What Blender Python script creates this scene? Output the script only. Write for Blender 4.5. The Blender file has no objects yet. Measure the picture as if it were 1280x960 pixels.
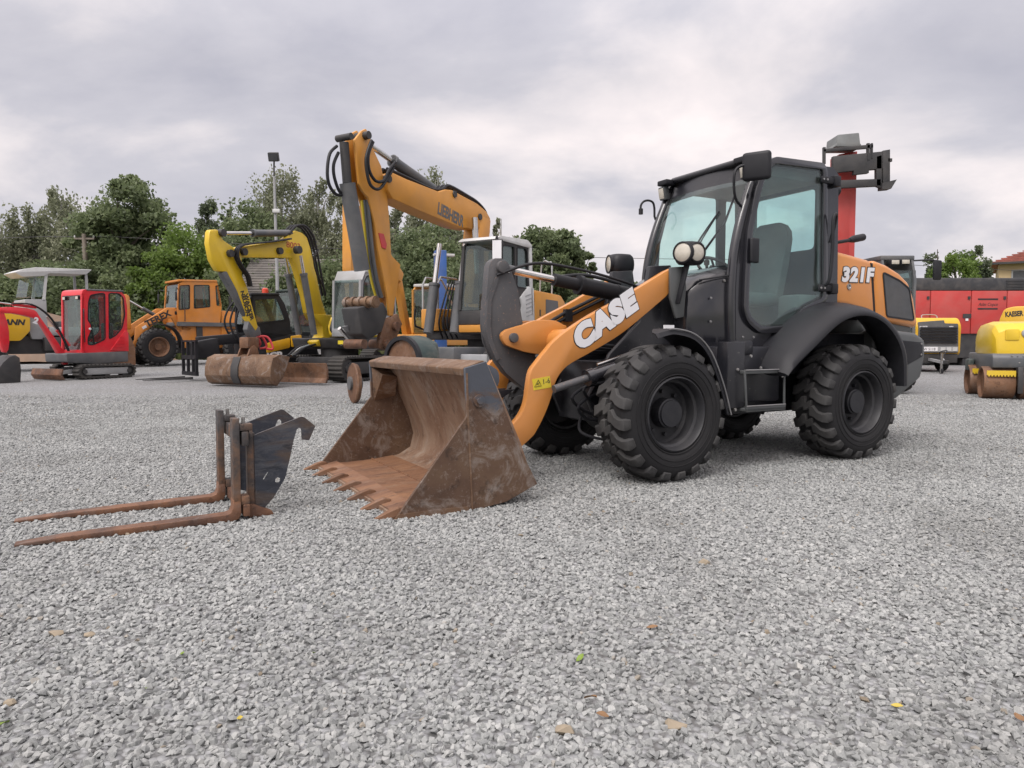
import bpy, bmesh, math, random
import numpy as np
from mathutils import Vector, Matrix, Euler
from mathutils.geometry import tessellate_polygon
random.seed(7)
RAD = math.radians
scene = bpy.context.scene
COL = scene.collection

# ------------------------------------------------------------------ camera
cam_d = bpy.data.cameras.new('camera')
cam = bpy.data.objects.new('camera', cam_d)
COL.objects.link(cam)
cam.location = (0, 0, 1.07)
cam.rotation_euler = (RAD(90) - 0.0583, 0, 0)
cam_d.sensor_width = 36.0
cam_d.lens = 880.0 / 1280.0 * 36.0
cam_d.clip_start = 0.05
cam_d.clip_end = 3000
scene.camera = cam

# ------------------------------------------------------------------ sky and sun
SUN_AZ, SUN_EL = 212.0, 52.0      # degrees; azimuth to the right of straight ahead
world = bpy.data.worlds.new('World')
scene.world = world
world.use_nodes = True
wn, wl = world.node_tree.nodes, world.node_tree.links
wn.clear()
w_out = wn.new('ShaderNodeOutputWorld')
w_bg = wn.new('ShaderNodeBackground')
w_bg.inputs['Strength'].default_value = 0.1
wl.new(w_bg.outputs[0], w_out.inputs[0])
sky = wn.new('ShaderNodeTexSky')
sky.sky_type = 'NISHITA'
sky.sun_disc = False
sky.sun_elevation = RAD(SUN_EL)
sky.sun_rotation = RAD(SUN_AZ)
sky.dust_density = 3.0
w_tc = wn.new('ShaderNodeTexCoord')
w_sep = wn.new('ShaderNodeSeparateXYZ')
wl.new(w_tc.outputs['Generated'], w_sep.inputs[0])


def wmath(op, a, b=None, clamp=False):
    n = wn.new('ShaderNodeMath')
    n.operation = op
    n.use_clamp = clamp
    for i, q in enumerate((a, b)):
        if q is None:
            continue
        if isinstance(q, (int, float)):
            n.inputs[i].default_value = q
        else:
            wl.new(q, n.inputs[i])
    return n.outputs[0]


zc = wmath('ADD', wmath('MAXIMUM', w_sep.outputs['Z'], 0.0), 0.36)
w_cmb = wn.new('ShaderNodeCombineXYZ')
wl.new(wmath('DIVIDE', w_sep.outputs['X'], zc), w_cmb.inputs[0])
wl.new(wmath('DIVIDE', w_sep.outputs['Y'], zc), w_cmb.inputs[1])


def wnoise(scale, detail, off, dist=0.0, rough=0.5):
    m = wn.new('ShaderNodeMapping')
    m.inputs['Location'].default_value = off
    m.inputs['Scale'].default_value = (0.75, 1.0, 1.0)
    wl.new(w_cmb.outputs[0], m.inputs[0])
    n = wn.new('ShaderNodeTexNoise')
    n.inputs['Scale'].default_value = scale
    n.inputs['Detail'].default_value = detail
    n.inputs['Roughness'].default_value = rough
    n.inputs['Distortion'].default_value = dist
    wl.new(m.outputs[0], n.inputs['Vector'])
    return n.outputs['Fac']


n_big = wnoise(0.95, 2.5, (31.0, 17.0, 9.0), 0.2)
n_mid = wnoise(2.4, 7.0, (21.3, 8.2, 5.0), 0.25, 0.54)
w_sum = wmath('ADD', wmath('MULTIPLY', n_big, 0.52), wmath('MULTIPLY', n_mid, 0.62))
# thin part of the cloud deck lets the hidden sun glow through
w_dot = wn.new('ShaderNodeVectorMath')
w_dot.operation = 'DOT_PRODUCT'
wl.new(w_tc.outputs['Generated'], w_dot.inputs[0])
w_dot.inputs[1].default_value = (math.sin(RAD(SUN_AZ)) * math.cos(RAD(SUN_EL)), math.cos(RAD(SUN_AZ)) * math.cos(RAD(SUN_EL)), math.sin(RAD(SUN_EL)))
glow = wmath('POWER', wmath('MAXIMUM', w_dot.outputs['Value'], 0.0), 5.0)
w_fac = wmath('ADD', wmath('SUBTRACT', w_sum, 0.07), wmath('MULTIPLY', glow, 0.22))
w_ramp = wn.new('ShaderNodeValToRGB')
cr = w_ramp.color_ramp
cr.elements[0].position = 0.36
cr.elements[0].color = (0.42, 0.415, 0.475, 1)
cr.elements[1].position = 0.64
cr.elements[1].color = (0.92, 0.83, 0.815, 1)
e = cr.elements.new(0.47)
e.color = (0.54, 0.525, 0.57, 1)
e = cr.elements.new(0.54)
e.color = (0.71, 0.665, 0.68, 1)
wl.new(w_fac, w_ramp.inputs[0])
w_up = wn.new('ShaderNodeVectorMath')
w_up.operation = 'SCALE'
# overcast luminance rises towards the zenith
w_zen = wmath('ADD', wmath('MULTIPLY', wmath('SUBTRACT', w_sep.outputs['Z'], 0.34, True), 14.0), 8.9)
w_zen = wmath('ADD', w_zen, wmath('MULTIPLY', glow, 9.0))
wl.new(w_zen, w_up.inputs['Scale'])
wl.new(w_ramp.outputs[0], w_up.inputs[0])
w_mix = wn.new('ShaderNodeMix')
w_mix.data_type = 'RGBA'
w_mix.inputs['Factor'].default_value = 0.94
wl.new(sky.outputs[0], w_mix.inputs['A'])
wl.new(w_up.outputs[0], w_mix.inputs['B'])
wl.new(w_mix.outputs['Result'], w_bg.inputs['Color'])

sun_d = bpy.data.lights.new('sun', 'SUN')
sun_d.energy = 1.5
sun_d.angle = RAD(30)
sun_d.color = (1.0, 0.975, 0.95)
sun = bpy.data.objects.new('sun', sun_d)
COL.objects.link(sun)
sun.rotation_euler = (RAD(90 - SUN_EL), 0, RAD(180 - SUN_AZ))
sun.location = (10, 12, 20)

vs = scene.view_settings
vs.view_transform = 'Standard'
vs.look = 'None'
vs.exposure = 0.45
vs.gamma = 1.0
vs.use_curve_mapping = False

# ------------------------------------------------------------------ materials
MATS = {}


def nodes_of(name):
    m = bpy.data.materials.new(name)
    m.use_nodes = True
    nt = m.node_tree
    return m, nt, nt.nodes['Principled BSDF']


def N(nt, kind, **kw):
    n = nt.nodes.new(kind)
    for k, v in kw.items():
        if k in n.inputs:
            n.inputs[k].default_value = v
        else:
            setattr(n, k, v)
    return n


def noise(nt, scale, detail=5.0, rough=0.55, sc=(1, 1, 1), dist=0.0):
    tc = N(nt, 'ShaderNodeTexCoord')
    mp = N(nt, 'ShaderNodeMapping')
    mp.inputs['Scale'].default_value = sc
    nt.links.new(tc.outputs['Object'], mp.inputs[0])
    n = N(nt, 'ShaderNodeTexNoise', Scale=scale, Detail=detail, Roughness=rough, Distortion=dist)
    nt.links.new(mp.outputs[0], n.inputs['Vector'])
    return n.outputs['Fac']


def ramp(nt, fac, stops):
    r = N(nt, 'ShaderNodeValToRGB')
    el = r.color_ramp.elements
    while len(el) < len(stops):
        el.new(0.5)
    for q, (p, c) in zip(el, stops):
        q.position = p
        q.color = tuple(c) + (1,) if len(c) == 3 else c
    nt.links.new(fac, r.inputs[0])
    return r.outputs[0]


def mixc(nt, fac, a, b):
    m = N(nt, 'ShaderNodeMix', data_type='RGBA')
    for sock, v in ((m.inputs['Factor'], fac), (m.inputs['A'], a), (m.inputs['B'], b)):
        if isinstance(v, (int, float)):
            sock.default_value = v
        elif isinstance(v, tuple):
            sock.default_value = v if len(v) == 4 else v + (1,)
        else:
            nt.links.new(v, sock)
    return m.outputs['Result']


def bump(nt, bs, fac, strength, dist):
    b = N(nt, 'ShaderNodeBump', Strength=strength, Distance=dist)
    nt.links.new(fac, b.inputs['Height'])
    nt.links.new(b.outputs[0], bs.inputs['Normal'])


def paint(name, col, rough=0.4, spec=0.5, metal=0.0, var=0.18, dust=0.25, dcol=(0.26, 0.23, 0.20), sc=4.0, bmp=0.0, coat=0.0, wear=0.0, wcol=(0.10, 0.06, 0.045)):
    m, nt, bs = nodes_of(name)
    n1 = noise(nt, sc, 6)
    n2 = noise(nt, sc * 0.6, 7, 0.62, dist=0.6)
    n3 = noise(nt, sc * 9, 5, 0.7)
    base = ramp(nt, n1, [(0.3, tuple(c * (1 - var) for c in col)), (0.7, tuple(min(1, c * (1 + var * 0.6)) for c in col))])
    if dust:
        d = ramp(nt, n2, [(0.42, (0, 0, 0)), (0.72, (dust, dust, dust))])
        base = mixc(nt, d, base, dcol)
    if wear:
        d = ramp(nt, n3, [(0.64 - wear * 0.1, (0, 0, 0)), (0.69 - wear * 0.1, (1, 1, 1))])
        base = mixc(nt, d, base, wcol)
    nt.links.new(base, bs.inputs['Base Color'])
    r = ramp(nt, n2, [(0.3, (rough * 0.8,) * 3), (0.75, (min(1, rough * 1.4),) * 3)])
    nt.links.new(r, bs.inputs['Roughness'])
    bs.inputs['Metallic'].default_value = metal
    bs.inputs['Specular IOR Level'].default_value = spec
    bs.inputs['Coat Weight'].default_value = coat
    bs.inputs['Coat Roughness'].default_value = 0.15
    if bmp:
        bump(nt, bs, n3, bmp, 0.004)
    MATS[name] = m
    return m


def glass(name, tint, refl=0.10, rough=0.02, dirt=0.05):
    m, nt, bs = nodes_of(name)
    nt.nodes.remove(bs)
    out = nt.nodes['Material Output']
    tr = N(nt, 'ShaderNodeBsdfTransparent', Color=tint + (1,))
    gl = N(nt, 'ShaderNodeBsdfGlossy', Color=(0.9, 0.95, 0.95, 1), Roughness=rough)
    df = N(nt, 'ShaderNodeBsdfDiffuse', Color=(0.33, 0.33, 0.31, 1))
    lw = N(nt, 'ShaderNodeLayerWeight', Blend=0.5)
    pw = N(nt, 'ShaderNodeMath', operation='POWER')
    nt.links.new(lw.outputs['Facing'], pw.inputs[0])
    pw.inputs[1].default_value = 3.5
    ad = N(nt, 'ShaderNodeMath', operation='MULTIPLY_ADD')
    nt.links.new(pw.outputs[0], ad.inputs[0])
    ad.inputs[1].default_value = 0.6
    ad.inputs[2].default_value = refl
    ad.use_clamp = True
    mx = N(nt, 'ShaderNodeMixShader')
    nt.links.new(ad.outputs[0], mx.inputs[0])
    nt.links.new(tr.outputs[0], mx.inputs[1])
    nt.links.new(gl.outputs[0], mx.inputs[2])
    m2 = N(nt, 'ShaderNodeMixShader')
    f = ramp(nt, noise(nt, 3.0, 6), [(0.35, (dirt * 0.4,) * 3), (0.75, (dirt * 1.6,) * 3)])
    nt.links.new(f, m2.inputs[0])
    nt.links.new(mx.outputs[0], m2.inputs[1])
    nt.links.new(df.outputs[0], m2.inputs[2])
    nt.links.new(m2.outputs[0], out.inputs[0])
    MATS[name] = m
    return m


def rust(name, stops, sc=3.0, scuff=0.5, scol=(0.30, 0.26, 0.23), streak=(1, 1, 1), rough=0.75, metal=0.2, patch=None):
    m, nt, bs = nodes_of(name)
    n1 = noise(nt, sc, 8, 0.62, streak, 0.4)
    n2 = noise(nt, sc * 5, 7, 0.7, streak)
    n3 = noise(nt, sc * 1.7, 9, 0.72, streak, 1.2)
    base = ramp(nt, n1, stops)
    d = ramp(nt, n3, [(0.52, (0, 0, 0)), (0.66, (scuff,) * 3)])
    base = mixc(nt, d, base, scol)
    d2 = ramp(nt, n2, [(0.56, (0, 0, 0)), (0.66, (0.55,) * 3)])
    base = mixc(nt, d2, base, tuple(c * 0.45 for c in stops[0][1]))
    n4 = noise(nt, sc * 14, 6, 0.75)
    d3 = ramp(nt, n4, [(0.55, (0, 0, 0)), (0.68, (0.5 * scuff,) * 3)])
    base = mixc(nt, d3, base, tuple(min(1, c * 1.25) for c in scol))
    if patch:                       # old paint left on the upper part of the plate
        pc, z0, z1 = patch
        tc = N(nt, 'ShaderNodeTexCoord')
        sp = N(nt, 'ShaderNodeSeparateXYZ')
        nt.links.new(tc.outputs['Object'], sp.inputs[0])
        mr = N(nt, 'ShaderNodeMapRange')
        mr.inputs[1].default_value = z0
        mr.inputs[2].default_value = z1
        ad = N(nt, 'ShaderNodeMath', operation='MULTIPLY_ADD')
        nt.links.new(n3, ad.inputs[0])
        ad.inputs[1].default_value = 0.5
        nt.links.new(sp.outputs['Z'], ad.inputs[2])
        nt.links.new(ad.outputs[0], mr.inputs[0])
        base = mixc(nt, mr.outputs[0], base, pc)
    nt.links.new(base, bs.inputs['Base Color'])
    r = ramp(nt, n3, [(0.3, (rough,) * 3), (0.7, (rough * 0.65,) * 3)])
    nt.links.new(r, bs.inputs['Roughness'])
    bs.inputs['Metallic'].default_value = metal
    bump(nt, bs, n2, 0.35, 0.006)
    MATS[name] = m
    return m


def plain(name, col, rough=0.5, metal=0.0, emit=None):
    m, nt, bs = nodes_of(name)
    n1 = noise(nt, 8.0, 4)
    nt.links.new(ramp(nt, n1, [(0.3, tuple(c * 0.88 for c in col)), (0.7, tuple(min(1, c * 1.08) for c in col))]), bs.inputs['Base Color'])
    bs.inputs['Roughness'].default_value = rough
    bs.inputs['Metallic'].default_value = metal
    MATS[name] = m
    return m


paint('loader_orange', (0.54, 0.215, 0.042), 0.38, dust=0.12, coat=0.25, var=0.08, sc=2.5)
paint('hood_orange', (0.60, 0.235, 0.052), 0.32, dust=0.12, coat=0.4, var=0.08, sc=2.0)
paint('loader_black', (0.014, 0.0147, 0.019), 0.36, spec=0.4, dust=0.10, dcol=(0.11, 0.105, 0.10), var=0.2, coat=0.2, wear=0.05, wcol=(0.09, 0.085, 0.08))
paint('loader_grey', (0.070, 0.076, 0.078), 0.42, dust=0.25, dcol=(0.16, 0.15, 0.14), var=0.15)
paint('bell_grey', (0.068, 0.069, 0.074), 0.5, dust=0.22, dcol=(0.14, 0.12, 0.11), var=0.15, wear=0.35, wcol=(0.20, 0.13, 0.10), sc=5)
paint('gloss_black', (0.014, 0.0145, 0.019), 0.18, dust=0.09, dcol=(0.10, 0.095, 0.09), var=0.2, coat=0.6)
paint('highlight_grey', (0.22, 0.22, 0.225), 0.45, metal=0.4, dust=0.3, sc=8)  # pale grey for edge highlights put into colour; body bolts share it
paint('plastic_black', (0.014, 0.0145, 0.018), 0.50, spec=0.3, dust=0.10, dcol=(0.10, 0.10, 0.10))
paint('rubber', (0.013, 0.013, 0.0145), 0.62, spec=0.3, dust=0.25, dcol=(0.042, 0.041, 0.040), var=0.2, sc=5, bmp=0.35)
paint('rubber_tread', (0.034, 0.034, 0.035), 0.72, spec=0.3, dust=0.5, dcol=(0.10, 0.098, 0.094), var=0.2, sc=5, bmp=0.35)
paint('rim_grey', (0.020, 0.021, 0.025), 0.45, spec=0.35, dust=0.25, dcol=(0.12, 0.115, 0.11))
paint('mid_grey', (0.15, 0.16, 0.16), 0.5, dust=0.2)
paint('steel', (0.42, 0.41, 0.40), 0.28, metal=0.85, dust=0.2)
paint('chrome', (0.62, 0.61, 0.60), 0.16, metal=1.0, dust=0.05)
paint('white_paint', (0.72, 0.72, 0.74), 0.4, dust=0.06, var=0.04)
paint('letter_black', (0.02, 0.02, 0.022), 0.5, dust=0.05)
paint('sticker_yellow', (0.70, 0.55, 0.03), 0.45, dust=0.1)
paint('seat_grey', (0.115, 0.12, 0.12), 0.8, dust=0.2)
paint('mirror_face', (0.65, 0.67, 0.70), 0.05, metal=1.0, dust=0.04)
glass('cab_glass', (0.86, 0.98, 0.965), 0.055, dirt=0.05)
paint('lamp_lens', (0.50, 0.47, 0.40), 0.12, dust=0.25, coat=0.8, sc=14)
paint('vent_mesh', (0.060, 0.062, 0.066), 0.35, dust=0.1, sc=10)
glass('lamp_glass', (0.85, 0.86, 0.82), 0.10, 0.1, dirt=0.2)
glass('bg_glass', (0.70, 0.78, 0.77), 0.06, dirt=0.06)
rust('bucket_out', [(0.25, (0.065, 0.036, 0.022)), (0.45, (0.135, 0.078, 0.046)), (0.62, (0.175, 0.105, 0.061)), (0.8, (0.25, 0.14, 0.068))], 2.2, 0.7, (0.27, 0.235, 0.21))
rust('bucket_side', [(0.25, (0.047, 0.026, 0.017)), (0.45, (0.098, 0.056, 0.035)), (0.62, (0.125, 0.076, 0.046)), (0.8, (0.172, 0.101, 0.053))], 2.2, 0.75, (0.26, 0.225, 0.20), patch=((0.070, 0.078, 0.095), 0.92, 0.99))
rust('bucket_in', [(0.25, (0.12, 0.060, 0.035)), (0.45, (0.22, 0.135, 0.088)), (0.6, (0.29, 0.20, 0.14)), (0.8, (0.34, 0.20, 0.09))], 1.6, 0.7, (0.36, 0.31, 0.26), (1.6, 1.6, 0.5))
rust('bucket_floor', [(0.25, (0.095, 0.045, 0.028)), (0.5, (0.20, 0.10, 0.054)), (0.75, (0.29, 0.15, 0.075))], 3.0, 0.4, (0.33, 0.23, 0.16), (0.5, 1.5, 1))
rust('rust_fork', [(0.25, (0.040, 0.024, 0.019)), (0.45, (0.115, 0.058, 0.036)), (0.65, (0.20, 0.095, 0.050)), (0.85, (0.29, 0.15, 0.08))], 4.0, 0.3, (0.22, 0.19, 0.17))
rust('fork_shank', [(0.25, (0.025, 0.025, 0.028)), (0.44, (0.050, 0.046, 0.046)), (0.56, (0.12, 0.075, 0.052)), (0.72, (0.24, 0.12, 0.06))], 4.5, 0.25, (0.20, 0.19, 0.185))
rust('fork_plate', [(0.25, (0.028, 0.031, 0.040)), (0.48, (0.052, 0.058, 0.074)), (0.60, (0.095, 0.072, 0.060)), (0.8, (0.18, 0.095, 0.055))], 2.6, 0.3, (0.20, 0.20, 0.205), (0.6, 1, 2.2), rough=0.5, metal=0.5)
rust('old_rust', [(0.25, (0.055, 0.030, 0.019)), (0.45, (0.14, 0.070, 0.038)), (0.65, (0.21, 0.11, 0.060)), (0.85, (0.27, 0.15, 0.080))], 2.0, 0.3, (0.25, 0.20, 0.17))


# ------------------------------------------------------------------ mesh helpers
def V3(p):
    return Vector(p)


def smooth_loop(pts, n=4, closed=True):
    """Catmull-Rom through 2D or 3D points"""
    out = []
    m = len(pts)
    P = [Vector(p) for p in pts]
    rng = range(m) if closed else range(m - 1)
    for i in rng:
        p0 = P[(i - 1) % m] if closed or i > 0 else P[0]
        p1, p2 = P[i], P[(i + 1) % m]
        p3 = P[(i + 2) % m] if closed or i + 2 < m else P[-1]
        for k in range(n):
            t = k / n
            out.append(tuple(0.5 * ((2 * p1) + (p2 - p0) * t + (2 * p0 - 5 * p1 + 4 * p2 - p3) * t * t + (3 * p1 - p0 - 3 * p2 + p3) * t ** 3)))
    if not closed:
        out.append(tuple(P[-1]))
    return out


def round_poly(pts, r, seg=4):
    """fillet each corner of a closed polygon"""
    out = []
    m = len(pts)
    for i in range(m):
        p = Vector(pts[i])
        a = Vector(pts[i - 1]) - p
        b = Vector(pts[(i + 1) % m]) - p
        rr = min(r, a.length * 0.45, b.length * 0.45)
        if rr < 1e-5:
            out.append(tuple(p))
            continue
        A = p + a.normalized() * rr
        B = p + b.normalized() * rr
        for k in range(seg + 1):
            t = k / seg
            out.append(tuple((1 - t) ** 2 * A + 2 * t * (1 - t) * p + t * t * B))
    return out


def inset_poly(pts, d):
    m = len(pts)
    P = [Vector(p) for p in pts]
    area = sum(P[i].x * P[(i + 1) % m].y - P[(i + 1) % m].x * P[i].y for i in range(m))
    s = 1 if area > 0 else -1
    out = []
    for i in range(m):
        e1 = (P[i] - P[i - 1])
        e2 = (P[(i + 1) % m] - P[i])
        if e1.length < 1e-6 or e2.length < 1e-6:
            out.append(tuple(P[i]))
            continue
        n1 = Vector((-e1.y, e1.x)).normalized() * s
        n2 = Vector((-e2.y, e2.x)).normalized() * s
        b = n1 + n2
        k = max(0.35, (1 + n1.dot(n2)) / 2)
        out.append(tuple(P[i] + b * 0.5 / k * d))
    return out


class G:
    def __init__(s):
        s.v = []
        s.f = []

    def add(s, v, f):
        o = len(s.v)
        s.v += [tuple(p) for p in v]
        s.f += [tuple(i + o for i in q) for q in f]
        return s

    def box(s, x0, x1, y0, y1, z0, z1):
        v = [(x, y, z) for z in (z0, z1) for y in (y0, y1) for x in (x0, x1)]
        return s.add(v, [(0, 2, 3, 1), (4, 5, 7, 6), (0, 1, 5, 4), (2, 6, 7, 3), (0, 4, 6, 2), (1, 3, 7, 5)])

    def obox(s, c, size, rot=(0, 0, 0)):
        R = Euler(rot).to_matrix()
        c = Vector(c)
        v = [c + R @ Vector((x * size[0] / 2, y * size[1] / 2, z * size[2] / 2)) for z in (-1, 1) for y in (-1, 1) for x in (-1, 1)]
        return s.add(v, [(0, 2, 3, 1), (4, 5, 7, 6), (0, 1, 5, 4), (2, 6, 7, 3), (0, 4, 6, 2), (1, 3, 7, 5)])

    def bar(s, p, q, w, h, up=(0, 0, 1)):
        """rectangular bar from p to q"""
        p, q = Vector(p), Vector(q)
        d = (q - p).normalized()
        u = Vector(up)
        if abs(d.dot(u)) > 0.98:
            u = Vector((1, 0, 0))
        a = d.cross(u).normalized()
        b = a.cross(d).normalized()
        v = [c + a * w / 2 * i + b * h / 2 * j for c in (p, q) for i, j in ((-1, -1), (1, -1), (1, 1), (-1, 1))]
        return s.add(v, [(0, 3, 2, 1), (4, 5, 6, 7), (0, 1, 5, 4), (1, 2, 6, 5), (2, 3, 7, 6), (3, 0, 4, 7)])

    @staticmethod
    def _map(ax, a, b, t):
        return (a, t, b) if ax == 'y' else (t, a, b) if ax == 'x' else (a, b, t)

    def prism(s, poly, t0, t1, ax='y', holes=()):
        loops = [list(poly)] + [list(q) for q in holes]
        flat = [p for q in loops for p in q]
        n = len(flat)
        v = [s._map(ax, p[0], p[1], t0) for p in flat] + [s._map(ax, p[0], p[1], t1) for p in flat]
        f = []
        if holes:
            tri = tessellate_polygon([[Vector((p[0], p[1], 0)) for p in q] for q in loops])
            f += [tuple(t) for t in tri] + [tuple(i + n for i in reversed(t)) for t in tri]
        else:
            f += [tuple(range(n)), tuple(range(2 * n - 1, n - 1, -1))]
        o = 0
        for q in loops:
            m = len(q)
            for i in range(m):
                j = (i + 1) % m
                f.append((o + i, o + j, o + j + n, o + i + n))
            o += m
        return s.add(v, f)

    def loft(s, rings, cap=True, closed=True):
        n = len(rings[0])
        v = [p for r in rings for p in r]
        f = []
        for k in range(len(rings) - 1):
            for i in range(n if closed else n - 1):
                j = (i + 1) % n
                f.append((k * n + i, k * n + j, (k + 1) * n + j, (k + 1) * n + i))
        if cap and closed:
            f += [tuple(range(n - 1, -1, -1)), tuple(range((len(rings) - 1) * n, len(rings) * n))]
        return s.add(v, f)

    def tube(s, path, r, n=8, sm=0, cap=True):
        if sm:
            path = smooth_loop(path, sm, False)
        P = [Vector(p) for p in path]
        rs = r if isinstance(r, (list, tuple)) else [r] * len(P)
        rings = []
        up = Vector((0, 0, 1))
        prev = None
        for i, p in enumerate(P):
            d = (P[min(i + 1, len(P) - 1)] - P[max(i - 1, 0)]).normalized()
            if prev is None:
                u = up if abs(d.z) < 0.9 else Vector((1, 0, 0))
                a = d.cross(u).normalized()
            else:
                a = (prev - d * prev.dot(d)).normalized()
            prev = a
            b = d.cross(a)
            rings.append([p + (a * math.cos(2 * math.pi * k / n) + b * math.sin(2 * math.pi * k / n)) * rs[i] for k in range(n)])
        return s.loft(rings, cap)

    def cyl(s, p, q, r, n=16, r2=None):
        return s.tube([p, q], [r, r if r2 is None else r2], n)

    def lathe(s, prof, c=(0, 0, 0), ax='y', n=32, ringed=False):
        """prof: list of (radius, offset along the axis); closed ring if both ends have radius > 0"""
        c = Vector(c)
        rings = []
        for r, t in prof:
            ring = []
            for k in range(n):
                a = 2 * math.pi * k / n
                u, w = r * math.cos(a), r * math.sin(a)
                ring.append(c + Vector(s._map(ax, u, w, t)))
            rings.append(ring)
        if ringed:
            return s.loft(rings + [rings[0]], cap=False)
        return s.loft(rings, cap=True)

    def flip_y(s):
        s.v = [(x, -y, z) for x, y, z in s.v]
        s.f = [tuple(reversed(q)) for q in s.f]
        return s

    def mesh(s, name, mat, bev=0, seg=2, ang=35, smooth=True):
        me = bpy.data.meshes.new(name)
        me.from_pydata([tuple(p) for p in s.v], [], s.f)
        bm = bmesh.new()
        bm.from_mesh(me)
        bmesh.ops.recalc_face_normals(bm, faces=bm.faces)
        if bev:
            es = [e for e in bm.edges if len(e.link_faces) == 2 and e.calc_face_angle(0) > RAD(28)]
            bmesh.ops.bevel(bm, geom=es, offset=bev, segments=seg, profile=0.5, affect='EDGES', clamp_overlap=True)
        bm.to_mesh(me)
        bm.free()
        if smooth:
            me.shade_smooth()
            me.set_sharp_from_angle(angle=RAD(ang))
        me.materials.append(MATS[mat])
        return me

    def build(s, name, mat, par=None, bev=0, seg=2, ang=35, smooth=True, loc=None, rot=None):
        o = bpy.data.objects.new(name, s.mesh(name, mat, bev, seg, ang, smooth))
        COL.objects.link(o)
        if par is not None:
            o.parent = par
        if loc is not None:
            o.location = loc
        if rot is not None:
            o.rotation_euler = rot
        return o


def root(name, label, cat, loc=(0, 0, 0), rz=0, group=None):
    o = bpy.data.objects.new(name, None)
    COL.objects.link(o)
    o.empty_display_size = 0.3
    o.location = loc
    o.rotation_euler = (0, 0, RAD(rz))
    return tag(o, label, cat, group)


def tag(o, label, cat, group=None):
    o['label'] = label
    o['category'] = cat
    if group:
        o['group'] = group
    return o


def setting(o, kind='structure'):
    o['kind'] = kind
    return o


def copy_tree(o, par=None):
    c = o.copy()
    COL.objects.link(c)
    c.parent = par
    for ch in list(o.children):
        copy_tree(ch, c)
    return c


def text(s, size, mat, par, org, xd, up, name='lettering', ext=0.002, bold=0.0, shear=0.0, align='LEFT', sx=1.0, space=1.0):
    cu = bpy.data.curves.new('txt', 'FONT')
    cu.body = s
    cu.size = size
    cu.extrude = ext
    cu.offset = bold
    cu.shear = shear
    cu.align_x = align
    cu.space_character = space
    cu.resolution_u = 4
    to = bpy.data.objects.new('txt', cu)
    me = bpy.data.meshes.new_from_object(to)
    bpy.data.objects.remove(to)
    bpy.data.curves.remove(cu)
    xd = Vector(xd).normalized()
    up = Vector(up)
    nz = xd.cross(up).normalized()
    up = nz.cross(xd)
    M = Matrix((xd * sx, up, nz)).transposed().to_4x4()
    M.translation = Vector(org)
    me.transform(M)
    me.materials.clear()
    me.materials.append(MATS[mat])
    o = bpy.data.objects.new(name, me)
    COL.objects.link(o)
    o.parent = par
    return o


def ground_z(y):
    return min(max(0.0, 0.0156 * (y - 14.0)), 0.30)


# ------------------------------------------------------------------ ground
def ground_material():
    m, nt, bs = nodes_of('gravel_ground')
    tc = N(nt, 'ShaderNodeTexCoord')
    vo = N(nt, 'ShaderNodeTexVoronoi', Scale=38.0)
    nt.links.new(tc.outputs['Object'], vo.inputs['Vector'])
    sp = N(nt, 'ShaderNodeSeparateColor')
    nt.links.new(vo.outputs['Color'], sp.inputs[0])
    c = ramp(nt, sp.outputs[0], [(0.0, (0.175, 0.182, 0.188)), (0.5, (0.255, 0.264, 0.271)), (1.0, (0.34, 0.35, 0.357))])
    gap = ramp(nt, vo.outputs['Distance'], [(0.42, (0, 0, 0)), (0.75, (0.75, 0.75, 0.75))])
    c = mixc(nt, gap, c, (0.07, 0.069, 0.067))
    pat = ramp(nt, noise(nt, 0.35, 5, 0.6), [(0.40, (0, 0, 0)), (0.70, (0.35, 0.35, 0.35))])
    c = mixc(nt, pat, c, (0.15, 0.14, 0.125))
    nt.links.new(c, bs.inputs['Base Color'])
    bs.inputs['Roughness'].default_value = 0.9
    bump(nt, bs, vo.outputs['Distance'], 0.9, -0.02)
    MATS['gravel_ground'] = m


def grass_material():
    m, nt, bs = nodes_of('grass_ground')
    c = ramp(nt, noise(nt, 0.8, 8, 0.7), [(0.3, (0.045, 0.065, 0.022)), (0.5, (0.085, 0.11, 0.04)), (0.7, (0.16, 0.15, 0.09))])
    nt.links.new(c, bs.inputs['Base Color'])
    bs.inputs['Roughness'].default_value = 0.95
    bump(nt, bs, noise(nt, 30, 4, 0.7), 0.8, 0.05)
    MATS['grass_ground'] = m


ground_material()
grass_material()


def sheet(name, mat, x0, x1, ys, dz=0.0, nx=24):
    g = G()
    xs = [x0 + (x1 - x0) * i / nx for i in range(nx + 1)]
    v = [(x, y, ground_z(y) + dz) for y in ys for x in xs]
    n = nx + 1
    f = [(j * n + i, j * n + i + 1, (j + 1) * n + i + 1, (j + 1) * n + i) for j in range(len(ys) - 1) for i in range(nx)]
    g.add(v, f)
    return setting(g.build(name, mat))


sheet('ground', 'grass_ground', -900, 900, [-300, -40, 0, 14, 20, 26, 33.2, 40, 80, 200, 1500], -0.03)
sheet('gravel_yard', 'gravel_ground', -34, 34, [-8, 0, 4, 8, 12, 14, 18, 22, 26, 30, 32.5], 0.0)


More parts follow.
